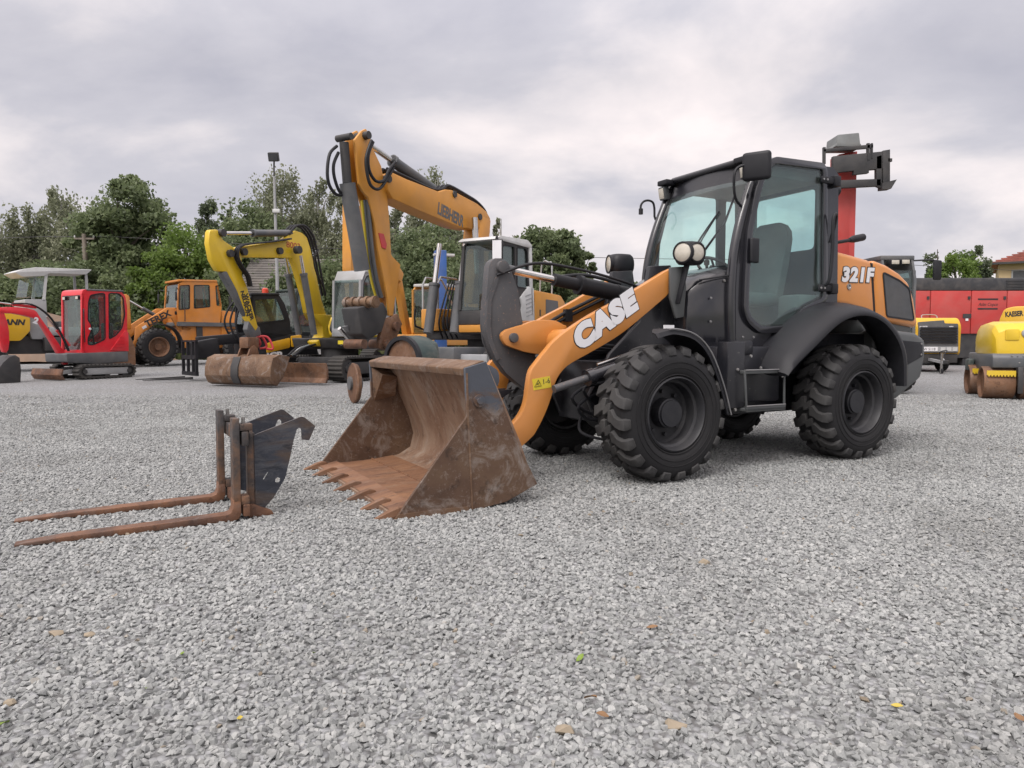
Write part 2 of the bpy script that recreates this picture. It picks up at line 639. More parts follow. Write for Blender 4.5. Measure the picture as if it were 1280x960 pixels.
# crushed stone lying on the near part of the yard
def stone_material():
    m, nt, bs = nodes_of('crushed_stone')
    oi = N(nt, 'ShaderNodeObjectInfo')
    c = ramp(nt, oi.outputs['Random'], [(0.0, (0.19, 0.198, 0.205)), (0.35, (0.265, 0.276, 0.283)), (0.75, (0.312, 0.322, 0.329)), (0.992, (0.365, 0.374, 0.38)), (0.998, (0.27, 0.24, 0.20)), (1.0, (0.23, 0.19, 0.145))])
    g = noise(nt, 0.9, 6, 0.7)
    tc = N(nt, 'ShaderNodeTexCoord')
    n = N(nt, 'ShaderNodeTexNoise', Scale=2.2, Detail=6.0, Roughness=0.7)
    nt.links.new(tc.outputs['Object'], n.inputs['Vector'])
    sh = ramp(nt, n.outputs['Fac'], [(0.35, (0.84, 0.84, 0.84)), (0.65, (1.08, 1.08, 1.07))])
    mu = N(nt, 'ShaderNodeMix', data_type='RGBA', blend_type='MULTIPLY')
    mu.inputs['Factor'].default_value = 1.0
    nt.links.new(c, mu.inputs['A'])
    nt.links.new(sh, mu.inputs['B'])
    pn = N(nt, 'ShaderNodeTexNoise', Scale=0.9, Detail=4.0, Roughness=0.6)
    nt.links.new(oi.outputs['Location'], pn.inputs['Vector'])
    pt = ramp(nt, pn.outputs['Fac'], [(0.32, (0.80, 0.79, 0.755)), (0.5, (0.97, 0.965, 0.93)), (0.7, (1.06, 1.055, 1.015))])
    m3 = N(nt, 'ShaderNodeMix', data_type='RGBA', blend_type='MULTIPLY')
    m3.inputs['Factor'].default_value = 1.0
    nt.links.new(mu.outputs['Result'], m3.inputs['A'])
    nt.links.new(pt, m3.inputs['B'])
    nt.links.new(m3.outputs['Result'], bs.inputs['Base Color'])
    bs.inputs['Roughness'].default_value = 0.88
    MATS['crushed_stone'] = m


stone_material()
stone_col = bpy.data.collections.new('stone_shapes')
for k in range(9):
    bm = bmesh.new()
    ax = (random.uniform(0.85, 1.25), random.uniform(0.7, 1.0), random.uniform(0.5, 0.8))
    for q in range(13):
        d = Vector((random.gauss(0, 1), random.gauss(0, 1), random.gauss(0, 1))).normalized()
        bm.verts.new((d.x * ax[0], d.y * ax[1], d.z * ax[2]))
    res = bmesh.ops.convex_hull(bm, input=bm.verts)
    bmesh.ops.delete(bm, geom=[q for q in res['geom_interior'] if isinstance(q, bmesh.types.BMVert)], context='VERTS')
    me = bpy.data.meshes.new('crushed_stone')
    bm.to_mesh(me)
    bm.free()
    me.materials.append(MATS['crushed_stone'])
    stone_col.objects.link(bpy.data.objects.new('crushed_stone', me))


def gravel(name, pts, density, seed, smin, smax):
    me = bpy.data.meshes.new(name)
    n = len(pts) // 2
    me.from_pydata([(x, y, 0.0) for x, y in pts], [], [(i, i + 1, i + n + 1, i + n) for i in range(n - 1)])
    me.materials.append(MATS['crushed_stone'])
    o = bpy.data.objects.new(name, me)
    COL.objects.link(o)
    ng = bpy.data.node_groups.new(name, 'GeometryNodeTree')
    ng.interface.new_socket('Geometry', in_out='INPUT', socket_type='NodeSocketGeometry')
    ng.interface.new_socket('Geometry', in_out='OUTPUT', socket_type='NodeSocketGeometry')
    nd, ln = ng.nodes, ng.links
    gi, go = nd.new('NodeGroupInput'), nd.new('NodeGroupOutput')
    dp = nd.new('GeometryNodeDistributePointsOnFaces')
    dp.inputs['Density'].default_value = density
    dp.inputs['Seed'].default_value = seed
    ci = nd.new('GeometryNodeCollectionInfo')
    ci.inputs['Collection'].default_value = stone_col
    ci.inputs['Separate Children'].default_value = True
    ci.inputs['Reset Children'].default_value = True
    ip = nd.new('GeometryNodeInstanceOnPoints')
    ip.inputs['Pick Instance'].default_value = True

    def rnd(kind, lo, hi, sd):
        r = nd.new('FunctionNodeRandomValue')
        r.data_type = kind
        ii = [q for q in r.inputs if q.enabled]
        ii[0].default_value, ii[1].default_value = lo, hi
        r.inputs['Seed'].default_value = sd
        return [q for q in r.outputs if q.enabled][0]
    ln.new(gi.outputs[0], dp.inputs['Mesh'])
    sp = nd.new('GeometryNodeSetPosition')
    ln.new(dp.outputs['Points'], sp.inputs['Geometry'])
    ln.new(rnd('FLOAT_VECTOR', (0, 0, -0.006), (0, 0, 0.007), 5), sp.inputs['Offset'])
    ln.new(sp.outputs[0], ip.inputs['Points'])
    ln.new(ci.outputs[0], ip.inputs['Instance'])
    ln.new(rnd('INT', 0, 8, 3), ip.inputs['Instance Index'])
    ln.new(rnd('FLOAT_VECTOR', (-0.7, -0.7, 0), (0.7, 0.7, 6.28), 1), ip.inputs['Rotation'])
    ln.new(rnd('FLOAT', smin, smax, 2), ip.inputs['Scale'])
    ln.new(ip.outputs[0], go.inputs[0])
    md = o.modifiers.new('scatter', 'NODES')
    md.node_group = ng
    return setting(o, 'stuff')


gravel('gravel', [(-2.6, 0.6), (2.6, 0.6), (-5.2, 5.2), (5.2, 5.2)], 3700, 1, 0.0090, 0.0182)
gravel('gravel', [(-5.2, 5.2), (5.2, 5.2), (-9.0, 10.0), (9.0, 10.0)], 2700, 2, 0.0095, 0.0175)
gravel('gravel', [(-9.0, 10.0), (9.0, 10.0), (-10.5, 12.5), (10.5, 12.5)], 1000, 3, 0.012, 0.0205)
gravel('gravel', [(-10.5, 12.5), (10.5, 12.5), (-12.5, 16.5), (12.5, 16.5)], 420, 4, 0.012, 0.0205)


# ------------------------------------------------------------------ wheels
def tyre_geo(R, W, rimr, lugs, lugh, seg=64, fine=True):
    g = G()
    k = R - lugh
    h = W / 2
    half = [(rimr, h * 0.80), (rimr + 0.02, h * 0.93), (rimr + (k - rimr) * 0.3, h * 1.0), (rimr + (k - rimr) * 0.62, h * 0.995), (k - (k - rimr) * 0.2, h * 0.93), (k - (k - rimr) * 0.06, h * 0.78), (k, h * 0.5), (k + 0.002, 0)]
    prof = half + [(r, -t) for r, t in reversed(half[:-1])]
    g.lathe(prof, n=seg, ringed=True)
    for q, wd in ((0.10, 0.006), (0.34, 0.004), (0.52, 0.004)):          # moulded rings on the side wall
        r = rimr + (k - rimr) * q
        for s in (1, -1):
            t = h * (0.955 if q < 0.2 else 1.0)
            g.lathe([(r - wd, s * (t - 0.004)), (r - wd * 0.5, s * (t + 0.004)), (r + wd * 0.5, s * (t + 0.004)), (r + wd, s * (t - 0.004))], n=seg, ringed=True)
    return g


def lug_geo(R, W, rimr, lugs, lugh, fine=True):
    g = G()
    k = R - lugh
    h = W / 2
    # stations across the crown: (t, r, outward normal r, normal t, phase, half thickness)
    st = [(0.10 * h, k, 1, 0, 0.44, 0.30), (0.30 * h, k, 1, 0, 0.40, 0.34), (0.50 * h, k, 1, 0, 0.10, 0.27), (0.70 * h, k - 0.006, 0.97, 0.2, -0.05, 0.27), (0.86 * h, k - 0.022, 0.88, 0.45, -0.08, 0.30), (0.96 * h, k - 0.055, 0.35, 0.75, -0.06, 0.26)]
    step = 2 * math.pi / lugs
    for side in (1, -1):
        for i in range(lugs):
            th0 = step * (i + (0 if side > 0 else 0.5))
            rings = []
            for j, (t, r, nr, ntt, ph, hw) in enumerate(st):
                th = th0 + ph * step * 0.75
                w = hw * step
                lh = lugh * (1.0 if j < 5 else 0.45)
                ring = []
                for (dth, dh) in ((-w * 1.1, -0.012), (w * 1.1, -0.012), (w * 0.86, lh), (-w * 0.86, lh)):
                    rr = r + nr * dh
                    tt = (t + ntt * dh) * side
                    a = th + dth
                    ring.append((rr * math.cos(a), tt, rr * math.sin(a)))
                rings.append(ring)
            g.loft(rings)
    # centre blocks
    if fine:
        for i in range(lugs):
            th0 = step * (i + 0.62)
            rings = []
            for t, ph, hw in ((-0.20 * h, -0.16, 0.17), (-0.06 * h, -0.05, 0.24), (0.08 * h, 0.05, 0.24), (0.22 * h, 0.16, 0.17)):
                ring = []
                for dth, dh in ((-hw * step, -0.01), (hw * step, -0.01), (hw * step * 0.85, lugh), (-hw * step * 0.85, lugh)):
                    a = th0 + ph * step + dth
                    ring.append(((k + dh) * math.cos(a), t, (k + dh) * math.sin(a)))
                rings.append(ring)
            g.loft(rings)
    return g


def make_wheel(par, loc, R, W, rimr, rim_mat, lugs=20, lugh=0.028, right=False, rz=0.0, spin=0.0, hub=0.105, hubout=0.13, tread='rubber_tread', seg=64, nuts=8, name='wheel'):
    h = W / 2
    g = G()
    g.lathe([(rimr * 0.98, -h * 0.8), (rimr * 1.02, h * 0.82), (rimr * 1.03, h * 0.93), (rimr * 0.985, h * 0.97), (rimr * 0.95, h * 0.90), (rimr * 0.925, h * 0.62), (rimr * 0.86, h * 0.56), (rimr * 0.83, h * 0.18), (rimr * 0.76, h * 0.08), (hub * 1.0, h * 0.10), (hub * 1.0, -h * 0.2), (rimr * 0.8, -h * 0.2), (rimr * 0.9, -h * 0.8)], n=seg, ringed=True)
    w = g.build(name, rim_mat, par, loc=loc, rot=(0, spin, RAD(180 if right else 0) + rz))
    tyre_geo(R, W, rimr, lugs, lugh, seg).build('tyre', 'rubber', w, ang=50)
    lug_geo(R, W, rimr, lugs, lugh).build('tread', tread, w, bev=0.004 if seg > 50 else 0, seg=1)
    if hub:
        G().lathe([(hub * 1.12, 0), (hub * 1.1, h * (hubout / 0.2) - 0.02), (hub, h * (hubout / 0.2) - 0.015), (hub * 0.97, h * (hubout / 0.2)), (0.002, h * (hubout / 0.2))], n=32).build('hub_cap', 'rim_grey' if rim_mat == 'rim_grey' else rim_mat, w)
    for i in range(nuts):
        a = 2 * math.pi * i / nuts
        r = rimr * 0.60
        G().cyl((r * math.cos(a), h * 0.08, r * math.sin(a)), (r * math.cos(a), h * 0.24, r * math.sin(a)), 0.016, 6).build('wheel_nut', 'rim_grey', w)
    return w


# ------------------------------------------------------------------ the wheel loader
LD = root('wheel_loader', 'black and orange wheel loader with a rusty toothed bucket standing on the gravel', 'wheel loader', (2.74, 7.2, 0), 208.9)
XF = 2.22
make_wheel(LD, (XF, 0.75, 0.53), 0.53, 0.40, 0.280, 'rim_grey', spin=0.1)
make_wheel(LD, (XF, -0.75, 0.53), 0.53, 0.40, 0.280, 'rim_grey', right=True, spin=0.5)
make_wheel(LD, (0, 0.75, 0.53), 0.53, 0.40, 0.280, 'rim_grey', spin=0.23)
make_wheel(LD, (0, -0.75, 0.53), 0.53, 0.40, 0.280, 'rim_grey', right=True, spin=0.3)

# chassis
g = G()
g.box(1.62, 2.50, -0.28, 0.28, 0.42, 0.92)
g.cyl((XF, -0.6, 0.53), (XF, 0.6, 0.53), 0.10, 20)
g.lathe([(0.05, -0.22), (0.16, -0.18), (0.22, 0), (0.16, 0.18), (0.05, 0.22)], (XF, 0, 0.53), n=20)
g.cyl((XF, 0.42, 0.53), (XF, 0.55, 0.53), 0.16, 20)
g.cyl((XF, -0.55, 0.53), (XF, -0.42, 0.53), 0.16, 20)
for s in (-1, 1):
    g.prism([(1.62, 0.45), (2.50, 0.45), (2.58, 0.62), (2.36, 0.98), (2.05, 1.25), (1.95, 1.72), (1.72, 1.74), (1.60, 1.1)], s * 0.26 - 0.025, s * 0.26 + 0.025)
g.build('front_frame', 'loader_black', LD, bev=0.008)
g = G()
g.box(-1.15, 1.05, -0.36, 0.36, 0.42, 1.0)
g.cyl((0, -0.6, 0.53), (0, 0.6, 0.53), 0.11, 20)
g.box(1.02, 1.64, -0.16, 0.16, 0.48, 0.62)
g.box(1.02, 1.64, -0.16, 0.16, 0.82, 0.94)
g.cyl((1.36, 0, 0.45), (1.36, 0, 0.97), 0.08, 16)
g.box(-1.1, 0.95, -0.5, 0.5, 0.78, 1.16)
g.build('rear_frame', 'loader_black', LD, bev=0.01)

# lift arms
armo = [(1.794, 1.703), (2.118, 1.544), (2.355, 1.422), (2.629, 1.295), (2.848, 1.173), (2.979, 1.083), (3.06, 1.003), (3.122, 0.935), (3.182, 0.863), (3.206, 0.761), (3.227, 0.628), (3.272, 0.534), (3.346, 0.463), (3.432, 0.422)]
armi = [(3.186, 0.346), (3.129, 0.41), (3.061, 0.523), (3.003, 0.653), (2.965, 0.769), (2.905, 0.851), (2.825, 0.909), (2.661, 0.984), (2.495, 1.061), (2.344, 1.139), (2.189, 1.238), (1.963, 1.394), (1.843, 1.486), (1.792, 1.587)]
arm = armo + [(3.47, 0.36), (3.48, 0.24), (3.38, 0.22)] + armi
for s in (1, -1):
    p = smooth_loop(arm, 3)
    G().prism(p, s * 0.335, s * 0.40).build('lift_arm', 'loader_orange', LD, bev=0.007)
g = G()
g.cyl((2.78, -0.34, 1.08), (2.78, 0.34, 1.08), 0.10, 24)
g.build('cross_tube', 'loader_orange', LD)
lug = [(3.288, 1.128), (3.242, 1.174), (3.094, 1.214), (3.002, 1.247), (2.897, 1.255), (2.79, 1.25), (2.716, 1.218), (2.681, 1.193), (2.735, 1.048), (2.956, 0.977), (3.207, 1.036), (3.264, 1.068)]
for s in (1, -1):
    G().prism(smooth_loop(lug, 2), s * 0.10 - 0.025, s * 0.10 + 0.025).build('crank_lug', 'loader_orange', LD, bev=0.006)
G().cyl((3.19, -0.17, 1.11), (3.19, 0.155, 1.11), 0.038, 16).build('pin', 'bell_grey', LD, bev=0.004)
bell = [(3.342, 1.706), (3.304, 1.733), (3.247, 1.736), (3.19, 1.708), (3.168, 1.665), (3.124, 1.559), (3.095, 1.49), (3.083, 1.382), (3.054, 1.222), (2.937, 0.976), (2.914, 0.733), (2.967, 0.656), (3.065, 0.718), (3.205, 0.825), (3.284, 0.922), (3.341, 1.03), (3.376, 1.13), (3.39, 1.224), (3.382, 1.424), (3.361, 1.667)]
bc = G().prism(bell, -0.045, 0.045).build('bell_crank', 'bell_grey', LD, bev=0.004)
for s in (1, -1):
    G().prism([(3.30, 1.60), (3.38, 1.40), (3.388, 1.2), (3.37, 1.08), (3.30, 0.93), (3.27, 0.95), (3.335, 1.09), (3.352, 1.2), (3.345, 1.4), (3.27, 1.6)], s * 0.052 - 0.006, s * 0.052 + 0.006).build('edge_plate', 'bell_grey', bc)
text('CASE', 0.045, 'white_paint', bc, (3.27, 0.0465, 1.625), (-1, 0, 0.0), (0, 0, 1), 'cast_mark', sx=0.9)
G().cyl((3.25, -0.09, 1.665), (3.25, 0.09, 1.665), 0.05, 16).build('pin', 'bell_grey', LD, bev=0.004)
# dump cylinder on top of the arms
d0, d1 = Vector((3.25, 0, 1.665)), Vector((1.86, 0, 1.475))
dd = (d1 - d0).normalized()
cy = G().cyl(d0 + dd * 0.78, d1, 0.072, 24)
cy.cyl(d0 + dd * 0.76, d0 + dd * 0.80, 0.082, 24)
cy.cyl(d0 + dd * 0.52, d0 + dd * 0.77, 0.052, 20)
cy.cyl(d0 + dd * 1.16, d0 + dd * 1.175, 0.076, 24)
cy = cy.build('dump_cylinder', 'plastic_black', LD)
G().cyl(d0, d0 + dd * 0.6, 0.030, 20).build('piston_rod', 'chrome', cy)
G().cyl(d0 - dd * 0.05, d0 + dd * 0.13, 0.042, 16).build('rod_eye', 'bell_grey', cy)
# lift cylinders
for s in (1, -1):
    c = G().cyl((1.98, s * 0.46, 0.98), (2.70, s * 0.46, 0.80), 0.058, 20)
    c.cyl((2.66, s * 0.46, 0.81), (2.72, s * 0.46, 0.795), 0.066, 20)
    c = c.build('lift_cylinder', 'gloss_black', LD)
    G().cyl((2.7, s * 0.46, 0.80), (3.02, s * 0.46, 0.72), 0.030, 16).build('piston_rod', 'bell_grey', c)
    G().tube([(2.05, s * 0.46, 1.045), (2.4, s * 0.46, 0.96), (2.62, s * 0.46, 0.90)], 0.012, 8).build('hydraulic_pipe', 'chrome', c)
    fl_ = G().lathe([(0.16, -0.02), (0.17, -0.015), (0.17, 0.015), (0.16, 0.02)], (2.22, s * 0.40, 0.53), n=24).build('axle_flange', 'loader_grey', LD)
    for q in range(8):
        a = 2 * math.pi * q / 8
        G().cyl((2.22 + 0.145 * math.cos(a), s * 0.42, 0.53 + 0.145 * math.sin(a)), (2.22 + 0.145 * math.cos(a), s * 0.44, 0.53 + 0.145 * math.sin(a)), 0.013, 6).build('flange_bolt', 'steel', fl_)
# hydraulic steel lines along the right arm, with clamps
hl = G()
for dz in (0.0, 0.045):
    hl.tube([(1.95, -0.30, 1.50 + dz), (2.45, -0.30, 1.28 + dz), (2.75, -0.28, 1.13 + dz)], 0.016, 8)
hl.box(2.36, 2.43, -0.325, -0.275, 1.26, 1.37)
hl.build('hydraulic_line', 'plastic_black', LD)
for k in range(4):
    G().tube([(1.75, -0.22 + 0.1 * k, 1.2), (1.9, -0.24 + 0.1 * k, 1.02), (2.2, -0.2 + 0.1 * k, 0.98 + 0.02 * k), (2.6, -0.16 + 0.08 * k, 1.0 + 0.03 * k)], 0.017, 8, 6).build('hose', 'plastic_black', LD)
G().tube([(2.6, 0.24, 0.52), (2.7, 0.36, 0.36), (2.45, 0.48, 0.30), (2.25, 0.5, 0.42)], 0.012, 8, 8).build('hose', 'plastic_black', LD)

# CASE lettering on the arm
tdir = Vector((-0.66, 0, 0.395)).normalized()
tup = Vector((0, 1, 0)).cross(tdir) * -1
tup = Vector((tdir.z * 1.0, 0, -tdir.x))
org = Vector((2.755, 0.4030, 1.015))
text('CASE', 0.226, 'letter_black', LD, org + Vector((0, -0.0015, 0)), tdir, tup, 'lettering_outline', 0.0012, 0.0255, 0.14, sx=1.17, space=1.13)
text('CASE', 0.226, 'white_paint', LD, org + Vector((0, 0.0015, 0)), tdir, tup, 'lettering', 0.0012, 0.019, 0.14, sx=1.17, space=1.13)
st = [(3.178, 0.796), (3.021, 0.817), (3.007, 0.73), (3.164, 0.711)]
sk = G().prism(st, 0.4005, 0.4025).build('warning_sticker', 'sticker_yellow', LD)
text('1-6', 0.055, 'letter_black', sk, (3.088, 0.4035, 0.755), (-1, 0, 0.13), (0, 0, 1), 'print', 0.0006)
g = G()
ta, tb, tc_ = (3.158, 0.737), (3.098, 0.745), (3.124, 0.79)
for a, b in ((ta, tb), (tb, tc_), (tc_, ta), ((3.14, 0.752), (3.112, 0.772)), ((3.118, 0.75), (3.136, 0.768))):
    g.bar((a[0], 0.4035, a[1]), (b[0], 0.4035, b[1]), 0.0012, 0.006, (0, 1, 0))
g.build('warning_triangle', 'letter_black', sk)

# ------------------------------------------------------------------ bucket
BY0, BY1 = -1.02, 0.96
shell_o = [(4.47, 0.0), (4.20, 0.0), (3.92, 0.005), (3.68, 0.045), (3.55, 0.12), (3.53, 0.26), (3.58, 0.40), (3.70, 0.66), (3.83, 0.935)]
shell_i = [(4.47, 0.028), (4.2, 0.035), (3.94, 0.04), (3.74, 0.075), (3.63, 0.135), (3.60, 0.26), (3.635, 0.40), (3.745, 0.66), (3.87, 0.915)]
bk = G().prism(shell_o + shell_i[::-1], BY0 + 0.02, BY1 - 0.02).build('bucket', 'bucket_in', LD, ang=60)
side = [(4.47, 0.0), (4.22, -0.004), (3.94, -0.004), (3.70, 0.028), (3.463, 0.123), (3.53, 0.25), (3.60, 0.377), (3.72, 0.66), (3.847, 0.951), (4.0, 0.912), (3.985, 0.605)]
for y0, y1 in ((BY1 - 0.022, BY1), (BY0, BY0 + 0.022)):
    sp = G().prism(side, y0, y1).build('side_plate', 'bucket_side', bk, bev=0.003, seg=1)
    yo = y1 if y1 > 0 else y0
    s = 1 if y1 > 0 else -1
    G().prism([(3.992, 0.88), (3.985, 0.605), (3.955, 0.01), (3.945, 0.01), (3.972, 0.605), (3.98, 0.88)], yo, yo + s * 0.005).build('weld_seam', 'bucket_out', sp)
    G().prism([(4.47, 0.0), (4.22, -0.004), (3.97, -0.004), (3.985, 0.03), (4.23, 0.035), (4.45, 0.032)], yo, yo + s * 0.008).build('wear_edge', 'bucket_out', sp)
    G().lathe([(0.042, 0), (0.040, 0.012), (0.022, 0.013), (0.020, 0.022), (0.002, 0.022)], (3.90, yo, 0.70), n=20).build('bolt', 'bucket_side', sp) if s > 0 else None
    G().prism(smooth_loop([(3.86, 0.93), (3.76, 0.90), (3.74, 0.82), (3.78, 0.76), (3.82, 0.80)], 3), yo - s * 0.05, yo - s * 0.023).build('lifting_ear', 'bucket_side', sp, bev=0.004)
# top channel of the bucket
g = G().prism([(3.835, 0.94), (3.86, 0.958), (3.995, 0.918), (4.005, 0.905), (3.99, 0.86), (3.972, 0.862), (3.978, 0.892), (3.86, 0.922)], BY0 + 0.022, BY1 - 0.022)
g.build('top_edge', 'bucket_out', bk, bev=0.003, seg=1)
g = G().prism([(4.455, 0.034), (4.30, 0.060), (4.29, 0.034)], BY0 + 0.022, BY1 - 0.022)
g.build('cutting_edge', 'bucket_floor', bk)
G().prism([(4.30, 0.0385), (4.2, 0.0375), (3.98, 0.045), (3.80, 0.068), (3.80, 0.072), (3.98, 0.052), (4.2, 0.045), (4.30, 0.046)], BY0 + 0.03, BY1 - 0.03).build('floor_plate', 'bucket_floor', bk)
G().box(3.985, 4.0, BY0 + 0.03, BY1 - 0.03, 0.05, 0.062).build('weld_seam', 'bucket_floor', bk)
for s, y in ((1, BY1 - 0.022), (-1, BY0 + 0.022)):
    v = [(3.99, y, 0.88), (3.985, y, 0.60), (3.80, y, 0.62), (3.88, y, 0.86), (3.93, y - s * 0.2, 0.86), (3.87, y - s * 0.10, 0.64)]
    v = [(3.985, y, 0.86), (3.965, y, 0.56), (3.76, y, 0.60), (3.845, y, 0.86), (3.80, y - s * 0.16, 0.78), (3.93, y - s * 0.13, 0.80)]
    G().add(v, [(0, 1, 5), (1, 2, 4, 5), (2, 3, 4), (3, 0, 5, 4), (0, 3, 2, 1)]).build('corner_gusset', 'bucket_out', bk, bev=0.006, seg=1)
for y in (-0.985, -0.68, -0.35, -0.02, 0.31, 0.63, 0.915):
    w = 0.026
    rings = []
    for x, zl, zh, ww in ((4.38, 0.036, 0.056, w * 0.8), (4.43, 0.026, 0.070, w * 1.1), (4.48, 0.004, 0.056, w * 1.05), (4.53, 0.004, 0.036, w * 0.85), (4.585, 0.003, 0.014, w * 0.45)):
        rings.append([(x, y - ww, zl), (x, y + ww, zl), (x, y + ww * 0.8, zh), (x, y - ww * 0.8, zh)])
    G().loft(rings).build('tooth', 'old_rust', bk, bev=0.005, seg=1)
# quick coupler between arm and bucket
qc = G()
for s in (1, -1):
    qc.prism([(3.42, 0.16), (3.58, 0.30), (3.74, 0.88), (3.60, 0.90), (3.40, 0.62), (3.36, 0.30)], s * 0.30 - 0.02, s * 0.30 + 0.02)
    qc.prism([(3.30, 0.70), (3.55, 0.88), (3.62, 0.80), (3.40, 0.55), (3.15, 0.70)], s * 0.07 - 0.015, s * 0.07 + 0.015)
qc.cyl((3.45, -0.40, 0.30), (3.45, 0.40, 0.30), 0.045, 16)
qc.box(3.50, 3.56, -0.32, 0.32, 0.35, 0.80)
qc.cyl((3.55, -0.5, 0.82), (3.55, 0.5, 0.82), 0.04, 14)
qc.build('quick_coupler', 'loader_black', LD, bev=0.005)

# ------------------------------------------------------------------ front fenders, lamp brackets
for s in (1, -1):
    path = smooth_loop([(2.44, 1.145), (2.36, 1.165), (2.25, 1.178), (2.05, 1.135), (1.885, 1.0), (1.75, 0.75), (1.66, 0.50)], 4, False)
    ctr = Vector((2.22, 0.53))
    rings = []
    for x, z in path:
        d = (Vector((x, z)) - ctr).normalized()
        yi = 0.56 + 0.34 * min(1, max(0, (x - 2.02) / 0.42)) ** 1.5
        sec = [(yi, 0.0), (max(yi + 0.01, 0.88), 0.0), (0.935, -0.012), (0.95, -0.045), (0.938, -0.045), (0.925, -0.02), (min(0.93, yi + 0.02), -0.012), (yi, -0.012)]
        rings.append([(x + d.x * q, s * y, z + d.y * q) for y, q in sec])
    fd = G().loft(rings).build('front_fender', 'plastic_black', LD, ang=50)
    G().tube([(x + (Vector((x, z)) - ctr).normalized().x * -0.003, s * 0.947, z + (Vector((x, z)) - ctr).normalized().y * -0.003) for x, z in path[6:]], 0.006, 6).build('fender_highlight', 'highlight_grey', fd)  # pale tube added as the bright highlight line along the lip
    G().box(1.95, 2.1, s * 0.32 - 0.03, s * 0.32 + 0.3 * s, 0.98, 1.03).build('fender_bracket', 'loader_black', fd)
    # tower plate and head lamp
    G().prism([(1.856, 1.701), (1.697, 1.716), (1.676, 1.535), (1.698, 1.291), (1.787, 1.276), (1.852, 1.449)], s * 0.405, s * 0.43).build('tower_bracket', 'loader_grey', LD, bev=0.005)
    G().bar((1.79, s * 0.445, 1.40), (1.70, s * 0.47, 1.76), 0.02, 0.055, (0, 1, 0)).build('lamp_bracket', 'plastic_black', LD, bev=0.004)
    c0 = Vector((1.68, s * 0.47, 1.82))
    hl = G()
    rings = []
    for ph in [RAD(180 / 8 * i - 90) for i in range(9)]:
        rr = 0.098 * (abs(math.cos(ph)) ** 0.35) + 0.002
        rings.append([(c0.x + 0.125 * math.cos(a), c0.y + 0.105 * math.sin(a), c0.z + 0.0) if False else (c0.x + 0.13 * math.copysign(abs(math.cos(a)) ** 0.75, math.cos(a)) * rr / 0.1, c0.y + 0.10 * math.copysign(abs(math.sin(a)) ** 0.75, math.sin(a)) * rr / 0.1, c0.z + 0.10 * math.sin(ph)) for a in [2 * math.pi * q / 24 for q in range(24)]])
    hl.loft(rings)
    hb = hl.build('head_lamp', 'plastic_black', LD, ang=60)
    for (nx, ny, rr) in ((0.95, 0.30 * s, 0.080), (0.12, 0.99 * s, 0.074)):
        n = Vector((nx, ny, 0.0)).normalized()
        R = Vector((0, 1, 0)).rotation_difference(n).to_matrix()
        c1 = c0 + n * (0.108 if nx > 0.5 else 0.088)
        q = G().lathe([(rr * 1.13, -0.02), (rr * 1.13, 0.018), (rr, 0.022), (rr, 0.012)], n=24)
        q.v = [tuple(c1 + R @ Vector(p)) for p in q.v]
        q.build('lamp_ring', 'plastic_black', hb)
        q = G().lathe([(rr, 0.010), (rr * 0.8, 0.019), (rr * 0.4, 0.024), (0.002, 0.026)], n=24)
        q.v = [tuple(c1 + R @ Vector(p)) for p in q.v]
        q.build('lamp_lens', 'lamp_lens', hb, ang=60)

# ------------------------------------------------------------------ cab
glass_l = [(0.848, 2.636), (0.227, 2.657), (0.181, 1.49), (0.442, 1.395), (0.566, 1.291), (0.669, 1.218), (0.984, 1.207), (1.114, 1.282), (1.155, 1.364), (1.148, 1.659), (1.125, 2.017), (1.037, 2.351), (0.955, 2.572)]
glass_l = round_poly(glass_l, 0.035, 3)
door_o = inset_poly(glass_l, -0.055)
cabside = [(1.24, 1.04), (1.285, 1.2), (1.285, 1.5), (1.27, 1.78), (1.20, 2.12), (1.06, 2.52), (0.985, 2.665), (0.05, 2.70), (-0.03, 2.64), (-0.06, 1.42), (0.10, 1.40), (0.34, 1.32), (0.52, 1.16), (0.62, 1.06), (0.80, 1.03)]
cb = G().prism(cabside, 0.56, 0.60, holes=[glass_l]).build('cab_frame', 'gloss_black', LD)
G().prism(door_o, 0.601, 0.635, holes=[inset_poly(glass_l, 0.004)]).build('door', 'gloss_black', LD, bev=0.006)
G().prism(inset_poly(glass_l, -0.004), 0.6005, 0.6125, holes=[inset_poly(glass_l, 0.022)]).build('door_seal', 'plastic_black', LD)
dr = G().prism(inset_poly(glass_l, -0.002), 0.612, 0.618).build('door_glass', 'cab_glass', LD)
# right side of the cab
rwin = round_poly([(1.14, 1.72), (1.12, 2.05), (1.02, 2.38), (0.94, 2.58), (0.33, 2.60), (0.32, 1.72)], 0.04, 3)
rwin2 = round_poly([(0.22, 1.80), (0.22, 2.58), (0.05, 2.58), (0.03, 1.80)], 0.03, 3)
G().prism(cabside, -0.60, -0.56, holes=[rwin, rwin2]).build('cab_side_panel', 'loader_black', LD)
G().prism(rwin, -0.583, -0.577).build('side_glass', 'cab_glass', LD)
G().prism(rwin2, -0.583, -0.577).build('side_glass', 'cab_glass', LD)
